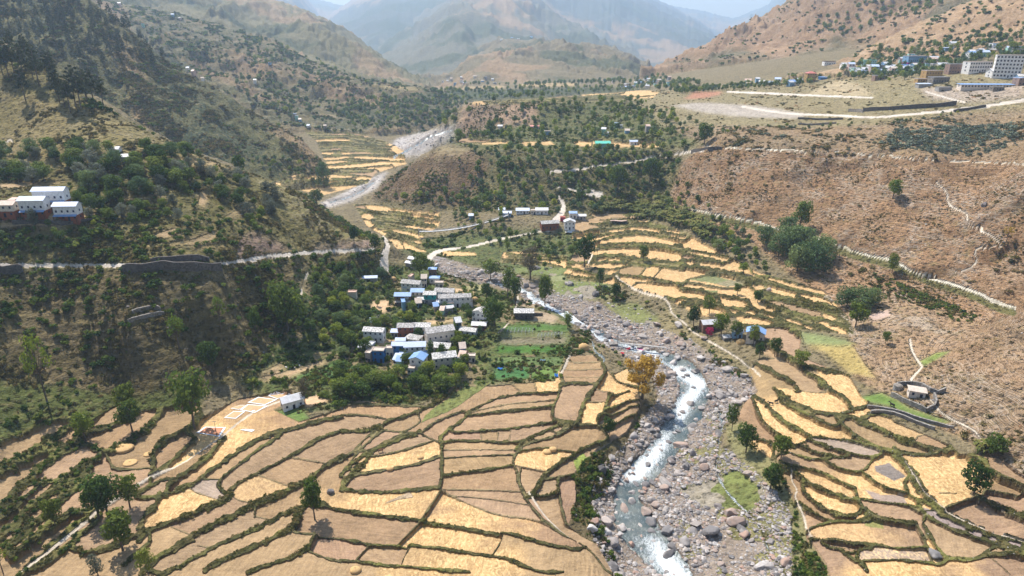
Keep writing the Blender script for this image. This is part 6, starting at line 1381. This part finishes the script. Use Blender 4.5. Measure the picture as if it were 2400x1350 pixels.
fill('1110,760 1175,760 1170,880 1110,880', 9, 3.4, 4.6, ['banana'], 'banana plant at the right edge of the village', 'banana plants at the edge of the village', 1.2, 1.5)
fill('1400,485 1560,470 1680,540 1700,580 1640,560 1560,520 1400,510', 100, 4.5, 7, ['banana'], 'banana plant in the long grove above the straw terraces', 'banana plants in the long grove', 1.3, 2.2)
fill('2290,1050 2330,1045 2340,1075 2295,1075', 5, 3.4, 4.6, ['banana'], 'banana plant beside the bushy tree at the far right', 'banana plants at the far right', 1.1, 1.2)
fill('1050,500 1200,500 1180,540 1280,560 1390,545 1400,570 1300,640 1200,600 1080,560', 64, 3.5, 7, ['dark', 'mid', 'dark'], 'dark green tree on the bank around the hamlet', 'trees on the bank around the hamlet', 1.15, 3)
fill('1640,520 1700,540 1780,600 1800,650 1740,650 1690,600 1640,560', 26, 4, 7, ['mid', 'willow', 'bright'], 'bright green tree in the band at the foot of the right slope', 'trees at the foot of the right slope', 1.2, 3.5)
fill('1550,430 1620,440 1700,520 1800,600 1760,620 1660,570 1560,500', 24, 4, 7, ['mid', 'dark'], 'tree on the slope foot beside the banana grove', 'trees beside the banana grove', 1.1, 3.5)
MISC_FAR = []
MISC_FAR += fill('1100,350 1250,350 1550,350 1600,400 1540,480 1400,500 1150,495 900,470 1080,440 1120,400', 250, 4, 8.5, ['dark', 'mid', 'mid', 'silver', 'willow'], None, None, 1, 3.6)
MISC_FAR += fill('1050,335 1250,240 1500,235 1650,300 1640,350 1400,345 1100,335', 250, 4, 9, ['dark', 'mid', 'mid', 'willow'], None, None, 1, 4.5)
MISC_FAR += fill('1880,192 1960,172 2060,128 2200,100 2400,82 2400,170 2270,150 2200,180 2080,192 1980,185', 300, 4, 9, ['dark', 'mid', 'mid', 'silver'], None, None, 1, 5)
MISC_FAR += fill('1560,214 1700,203 1900,190 1900,200 1720,212 1600,222', 110, 4, 8, ['dark', 'mid'], None, None, 1, 4)
MISC_FAR += fill('1660,320 1700,300 2080,286 2240,262 2250,268 2080,300 1800,310', 40, 2, 4, ['dark', 'mid'], None, None, 1, 4)
MISC_FAR += fill('1000,214 1120,211 1350,204 1545,207 1500,213 1250,231 1108,237 1010,228', 200, 5, 10, ['dark', 'mid'], None, None, 1, 6)
MISC_FAR += fill('1480,200 1560,185 1700,200 1560,214', 60, 5, 9, ['dark', 'mid'], None, None, 1, 6)
MISC_FAR += fill('820,240 1000,225 1100,235 1100,270 1060,295 900,310 830,300 780,260', 220, 5, 11, ['dark', 'mid'], None, None, 1, 5)
MISC_FAR += fill('500,120 640,80 850,190 1000,210 820,250 640,290 520,200', 130, 5, 11, ['dark', 'mid'], None, None, 1, 9)
MISC_FAR += fill('1900,60 2050,0 2250,-10 2150,40 2050,60 1980,90', 60, 6, 12, ['dark'], None, None, 1, 12)
MISC_FAR += fill('560,380 740,370 760,400 700,420 620,410', 24, 4, 7, ['dark', 'mid'], None, None, 1, 5)
MISC_FAR += fill('1000,180 1560,180 1560,205 1000,200', 110, 6, 11, ['dark', 'mid'], None, None, 1, 8)
MISC_FAR += fill('2250,50 2400,20 2400,90 2300,110', 24, 4, 8, ['dark', 'mid'], None, None, 1, 9)
POOL.sort(key=lambda a: -a[0]); _nb = 296-sum(1 for o in bpy.data.objects if o.name.startswith('broadleaf_tree'))
for _, k, h, p, lb, gp, wd in POOL[:_nb]: tree(0, 0, 0, k, lb, gp, p=p, h=h, wide=wd)
MISC_FAR += [(k, h, p) for _, k, h, p, *_r in POOL[_nb:]]
# ---------------------------------------------------------------- masses nobody could count: instanced on points
def scatter(name, protos, pts_, scl, rot=None):
    """one object that carries the given small meshes on its points; protos: meshes with their materials"""
    pts_ = np.asarray(pts_, float)
    me = bpy.data.meshes.new(name); me.vertices.add(len(pts_)); me.vertices.foreach_set('co', pts_.astype(np.float32).ravel())
    for nm, arr, ty in (('scl', scl, 'FLOAT'), ('rz', rng.uniform(0, 6.28, len(pts_)), 'FLOAT'), ('pick', rng.integers(0, len(protos), len(pts_)), 'INT')):
        at_ = me.attributes.new(nm, ty, 'POINT'); at_.data.foreach_set('value', np.ascontiguousarray(arr, np.float32 if ty == 'FLOAT' else np.int32))
    o = bpy.data.objects.new(name, me); SC.collection.objects.link(o)
    ng = bpy.data.node_groups.new(name, 'GeometryNodeTree'); ng.interface.new_socket('Geometry', in_out='INPUT', socket_type='NodeSocketGeometry'); ng.interface.new_socket('Geometry', in_out='OUTPUT', socket_type='NodeSocketGeometry')
    N, L = ng.nodes, ng.links; gi, go = N.new('NodeGroupInput'), N.new('NodeGroupOutput'); mp = N.new('GeometryNodeMeshToPoints'); L.new(gi.outputs[0], mp.inputs[0])
    jn = N.new('GeometryNodeGeometryToInstance')
    for i, pm in enumerate(protos):
        po = bpy.data.objects.new(name+'_piece', pm); oi = N.new('GeometryNodeObjectInfo'); oi.inputs['Object'].default_value = po; L.new(oi.outputs['Geometry'], jn.inputs[0]); HOLD.append(po)
    ip = N.new('GeometryNodeInstanceOnPoints'); L.new(mp.outputs[0], ip.inputs['Points']); L.new(jn.outputs[0], ip.inputs['Instance']); 
    # pick one piece per point
    N.remove(jn); N.remove(ip); jg = N.new('GeometryNodeJoinGeometry'); first = mp.outputs[0]
    def attr(nm, ty):
        a = N.new('GeometryNodeInputNamedAttribute'); a.data_type = ty; a.inputs[0].default_value = nm; return a.outputs[0]
    for i, n_ in enumerate([x for x in N if x.bl_idname == 'GeometryNodeObjectInfo']):
        ip = N.new('GeometryNodeInstanceOnPoints'); cmp_ = N.new('FunctionNodeCompare'); cmp_.data_type = 'INT'; cmp_.operation = 'EQUAL'; L.new(attr('pick', 'INT'), cmp_.inputs[2]); cmp_.inputs[3].default_value = i
        L.new(first, ip.inputs['Points']); L.new(cmp_.outputs[0], ip.inputs['Selection']); L.new(n_.outputs['Geometry'], ip.inputs['Instance'])
        cx = N.new('ShaderNodeCombineXYZ'); L.new(attr('rz', 'FLOAT'), cx.inputs[2]); rt = N.new('FunctionNodeEulerToRotation'); L.new(cx.outputs[0], rt.inputs[0]); L.new(rt.outputs[0], ip.inputs['Rotation']); L.new(attr('scl', 'FLOAT'), ip.inputs['Scale']); L.new(ip.outputs[0], jg.inputs[0])
    L.new(jg.outputs[0], go.inputs[0]); md = o.modifiers.new('scatter', 'NODES'); md.node_group = ng; tag(o, kind='stuff'); return o
HOLD = []
area = (Yn_*np.tile(np.gradient(acol), NRn))*np.repeat(np.gradient(yrow)[:NRn], NC)*np.sqrt(1+SL[:NRn].ravel()**2)
VF = vis_.ravel() & (u_.ravel() > -60) & (u_.ravel() < 2460) & (v_.ravel() > -40) & (v_.ravel() < 1400)
def sample(mask, dens, dz=-.1):
    """random ground points at a density per square metre"""
    idx = np.flatnonzero(mask & VF); w = area[idx]*(dens[idx] if hasattr(dens, '__len__') else dens); n = rng.poisson(w); idx = np.repeat(idx, np.minimum(n, 6))
    x = Xn_[idx]+rng.uniform(-.5, .5, len(idx))*Yn_[idx]*.0015; y = Yn_[idx]+rng.uniform(-.5, .5, len(idx))*np.gradient(yrow)[idx//NC]; return np.c_[x, y, H(x, y)+dz], idx
def bush(seed, mat, n=60, leaf=.28, flat=.65):
    r = np.random.default_rng(seed); lob = [(r.normal(0, .35), r.normal(0, .35), flat*.45, .55, .55, flat*.5) for _ in range(3)]; return mk_mesh('bush', *leaves(n, lob, leaf, r, shell=.5), ML[mat])
B_SC = [bush(s, 'scrub') for s in range(3)]+[bush(s, 'olive') for s in range(3, 6)]; B_DK = [bush(s, 'dark', 90, .24, .9) for s in range(6, 9)]+[bush(9, 'mid', 90, .24, .9)]
B_GR = [bush(s, 'grass', 46, .3, .7) for s in range(10, 14)]; B_TN = [bush(s, 'tan', 36, .26, .5) for s in range(14, 16)]; B_CA = [bush(s, 'cactus', 50, .3, .8) for s in range(16, 18)]; B_SI = [bush(s, 'silver', 60, .28, .8) for s in range(18, 20)]
zone_is = lambda *k: np.isin(ZONE, [ZN[q] for q in k])
free = (RID == 0) & ~isW & (FID == 0)
noz = fbm(Xn_/14, Yn_/14, 3, 201); noz2 = fbm(Xn_/45, Yn_/45, 3, 202); patch = np.clip(.45+3.6*noz+1.2*noz2, .04, 3)
def sz(i, a, b): return rng.uniform(a, b, len(i))**1.0*(1+.5*np.clip(noz[i], -.5, 1))
m = free & zone_is('hill', 'lowscrub', 'spur', 'hedges', 'pasture', 'cut')
dn = np.select([zone_is('lowscrub'), zone_is('hill'), zone_is('spur'), zone_is('hedges')], [.26, .22, .2, .34], .11)*patch
pp, ii = sample(m, dn); s = sz(ii, .5, 1.5); scatter('hillside_scrub', B_SC, pp, s)
pp, ii = sample(free & zone_is('hill', 'lowscrub', 'spur', 'woodslope', 'midgreen', 'village', 'hedges'), .045*np.clip(.3+3*noz2, 0, 2)); scatter('green_bushes', B_DK, pp, sz(ii, .9, 2.6))
lid = LID[:NRn].ravel(); mb = free & (lid == LN.index('B')); pp, ii = sample(mb, .14*patch, .0); scatter('mountain_scrub', B_SC+B_DK[:1], pp, sz(ii, .9, 2.3))
mb = free & np.isin(lid, [LN.index('C'), LN.index('R1'), LN.index('R2')]); pp, ii = sample(mb, np.where(lid == LN.index('C'), .022, .006)*patch, .0); scatter('far_mountain_scrub', B_DK+B_SC[:2], pp, sz(ii, 1.4, 3.6))
m = free & zone_is('slope', 'slopelow'); pp, ii = sample(m, .22*patch); scatter('dry_slope_tufts', B_TN+B_SC[:2]+B_SC[4:5], pp, sz(ii, .25, .8))
pp, ii = sample(free & zone_is('slope', 'slopelow', 'slopetop'), .012*np.clip(.2+3*noz2, 0, 2)); scatter('slope_bushes', B_SC, pp, sz(ii, .9, 2.4))
pp, ii = sample(free & zone_is('slopetop'), .10*patch); scatter('slope_top_scrub', B_SC+B_TN+B_CA, pp, sz(ii, .7, 1.8))
m = free & zone_is('slopetop'); idx = inpoly(P('2100,300 2380,290 2380,340 2280,370 2120,350 2060,340'), u_, v_); mm = np.zeros(len(free), bool); mm[idx] = True; pp, ii = sample(m & mm, .10); scatter('grey_cactus_scrub', B_CA+B_SI[:1], pp, sz(ii, 1.2, 2.6))
m = free & zone_is('village', 'midgreen', 'garden', 'woodslope', 'midplateau', 'knoll', 'scarp', 'rightbank', 'bankcliff'); dn = np.select([zone_is('knoll'), zone_is('bankcliff'), zone_is('rightbank'), zone_is('garden'), zone_is('village'), zone_is('woodslope', 'midplateau')], [.2, .6, .16, .22, .24, .12], .09)*patch
pp, ii = sample(m, dn); scatter('valley_bushes', B_GR+B_DK[:3]+B_SC[:1], pp, sz(ii, .5, 1.4))
pp, ii = sample(free & zone_is('plateau', 'quarry', 'embank'), .015*patch); scatter('plateau_scrub', B_SC+B_TN, pp, sz(ii, .6, 1.6))
m = bm & (BW == 3); dn = np.where(Yn_ < 330, 1.15, .35)*np.clip(.55+1.6*noz, .15, 1.6); pp, ii = sample(m, dn, -.15); scatter('bund_grass', B_GR+B_SC[3:5], pp, rng.uniform(.22, .62, len(ii))*(1+np.clip(noz[ii]*1.2, -.2, 1)))
idx = inpoly(P('0,1030 260,960 420,1010 300,1140 180,1350 -100,1420'), u_, v_); mm = np.zeros(len(free), bool); mm[idx] = True
pp, ii = sample((m & mm) | (rest & mm), .5, -.15); scatter('hedge_bushes', B_GR[:2]+B_DK[:3]+B_SC[:1], pp, rng.uniform(.5, 1.2, len(ii)))
cp = np.array([tuple(p) for _, _, p in MISC_FAR]); hs = np.array([h for _, h, _ in MISC_FAR])
far_protos = []
for k, mt in (('dark', 'dark'), ('mid', 'mid'), ('willow', 'willow'), ('bright', 'bright')):
    for s in (0, 1): far_protos.append(mk_mesh('tree', *join([leaves(260, [(0, 0, .62, .30, .3, .33), (.16, .1, .5, .24, .24, .24), (-.15, -.08, .55, .25, .25, .26), (.02, -.15, .72, .2, .2, .22)], .075, np.random.default_rng(s+80), shell=.5), tube([(0, 0, -.05), (0, 0, .45)], [.03, .02], 5)]), ML[mt]))
scatter('distant_woods', far_protos, cp, hs*.98)
mm = np.zeros(len(free), bool)
for q in ('1400,672 1450,680 1560,702 1575,728 1540,738 1440,712 1400,692', '1335,762 1400,790 1420,815 1380,850 1340,830', '1600,775 1640,800 1700,850 1790,900 1800,930 1740,890 1640,840 1590,790', '1440,820 1490,860 1530,890 1535,925 1490,900 1440,860', '1040,905 1120,850 1150,880 1060,960 1000,985', '1330,880 1345,835 1325,830 1310,880 1300,930', '1870,1260 1950,1290 1990,1350 1900,1390', '1090,895 1300,884 1300,893 1090,905', '2050,640 2300,745 2260,760 2060,680'):
    mm[inpoly(P(q))] = True
pp, ii = sample((mm & free) | (sb & ~mm & (noz > .05)), .42*np.clip(.6+2.5*noz, .1, 2)); scatter('bank_bushes', B_DK+B_SC[:3], pp, rng.uniform(.6, 1.7, len(ii)))
# rocks
import bmesh
def rock(seed, flat=.7, sub=3):
    r = np.random.default_rng(seed); b = bmesh.new(); bmesh.ops.create_icosphere(b, subdivisions=sub, radius=1); co = np.array([v.co[:] for v in b.verts]); f = np.array([[v.index for v in q.verts] for q in b.faces]); b.free()
    for _ in range(14):      # cut facets
        n = r.normal(size=3); n /= np.linalg.norm(n); d = co@n; k = r.uniform(.5, .85); co = co-np.outer(np.maximum(d-k, 0), n)*.9
    co = co*(1+.08*fbm(co[:, 0]*2+seed, co[:, 1]*2+co[:, 2], 3, seed)[:, None]); co *= (r.uniform(.85, 1.25), r.uniform(.75, 1.1), flat); return mk_mesh('boulder', co, f, M_ROCK, sub > 2 and seed % 3 == 0)
ROCKS = [rock(s, .55+.1*(s % 4)) for s in range(100, 110)]; SR = [rock(s, .6, 1) for s in range(120, 126)]
def boulder(p, s, label, group=None, rz=None):
    o = bpy.data.objects.new('boulder', ROCKS[int(rng.integers(len(ROCKS)))]); SC.collection.objects.link(o); o.location = p; o.scale = (s, s, s*rng.uniform(.8, 1.1)); o.rotation_euler = (rng.normal(0, .2), rng.normal(0, .2), rng.uniform(0, 6.28)); tag(o, label, 'boulder', group); return o
BD_ = [(1630, 1232, 19, 'large tan boulder, left one of the biggest pair low in the riverbed'), (1662, 1250, 23, 'large grey boulder, right one of the biggest pair low in the riverbed'), (1728, 1228, 21, 'angular white streaked boulder right of the biggest pair'), (1593, 1047, 17, 'flat reddish boulder at the edge of the rapids'), (1573, 1083, 13, 'pink rounded boulder below the reddish flat one'),
       (1558, 1133, 17, 'round grey boulder in the middle of the riverbed'), (1527, 1133, 12, 'pale boulder left of the round grey one'), (1420, 1225, 20, 'tall slanting slab on the left shore of the pool'), (1388, 1243, 16, 'long dark boulder at the left shore below the slab'), (1436, 1274, 17, 'dark flat boulder at the lower left shore'),
       (1690, 932, 15, 'smooth pale boulder at the right of the upper rapids'), (1716, 925, 14, 'dark angular boulder beside the smooth pale one'), (1748, 927, 11, 'reddish boulder right of the dark angular one'), (1590, 765, 12, 'dark boulder at the foot of the right bank path'), (1540, 763, 12, 'dark flat boulder on the stony flat by the side pool'), (1396, 693, 11, 'brown boulder below the straw field edge'),
       (1385, 725, 8, 'pale round boulder on the shoal above the bend'), (1420, 765, 8, 'brown round boulder beside the rapids'), (2193, 1305, 20, 'big dark boulder built into a bund at the lower right'), (775, 1155, 12, 'dark boulder at the bund near the lone tree'), (1162, 620, 10, 'dark boulder at the upper river shore'), (1095, 640, 9, 'pale rounded boulder at the upper river shore'),
       (2305, 483, 10, 'dark boulder on the right slope near the trail'), (1650, 795, 10, 'grey boulder left of the right bank houses'), (1500, 815, 9, 'reddish flat boulder beside the footbridge'), (1845, 1248, 6, 'round boulder at the field edge right of the stony flat'), (1802, 680, 7, 'pale boulder in the straw terraces')]
for u, v, r_, lb in BD_: p = at(u, v); boulder(p+Vector((0, 0, r_*depth(p)/FPX*.3)), r_*depth(p)/FPX, lb)
bedm = zone_is('riverbed', 'grass') | (isW & (WAT > -14)) ; pp, ii = sample(bedm & (RID == 0) & (Yn_ < 480), .17*np.where(isW, 1.3, 1)*np.where(zone_is('grass'), .3, 1)); s = .45*rng.pareto(2.4, len(ii))+.35; s = np.minimum(s*1.15, 2.4); rank = np.argsort(-s/pp[:, 1]); nb = 268
for k in rank[:nb]: boulder(Vector(pp[k])+Vector((0, 0, .22*s[k]+(.35 if isW[ii[k]] else 0))), s[k], 'rounded boulder among the many lying in the riverbed', 'boulders of the riverbed')
pz, i2 = sample(bedm & (RID == 0) & (Yn_ < 480), 3.2*np.where(isW, .35, 1)*np.clip(250/Yn_, .3, 1)**1.3*np.where(zone_is('grass'), .12, 1)*np.clip(.9+1.2*noz, .2, 2)); s2 = np.minimum(.2*rng.pareto(2.0, len(i2))+.2, 1.3); pz[:, 2] += .12+.2*isW[i2]
pz = np.r_[pz, pp[rank[nb:]]]; s2 = np.r_[s2, s[rank[nb:]]]; scatter('river_cobbles', SR, pz, s2)
pz, i2 = sample(bedm & (Yn_ >= 480), .25); scatter('far_river_stones', SR, pz, np.minimum(.3*rng.pareto(2.2, len(i2))+.3, 1.6))
pz, i2 = sample(free & zone_is('slope', 'slopelow', 'rightbank', 'lowscrub', 'bankcliff'), .02*patch); scatter('slope_stones', SR, pz, np.minimum(.2*rng.pareto(2.2, len(i2))+.15, .9))
m3 = bm & (BW == 3) & (u_.ravel() > 1750) & (v_.ravel() > 900); pz, i2 = sample(m3, .35); scatter('bund_stones', SR, pz, rng.uniform(.12, .34, len(i2)))
print('all', len(bpy.data.objects), 'objects', round(time.time()-T0, 1))
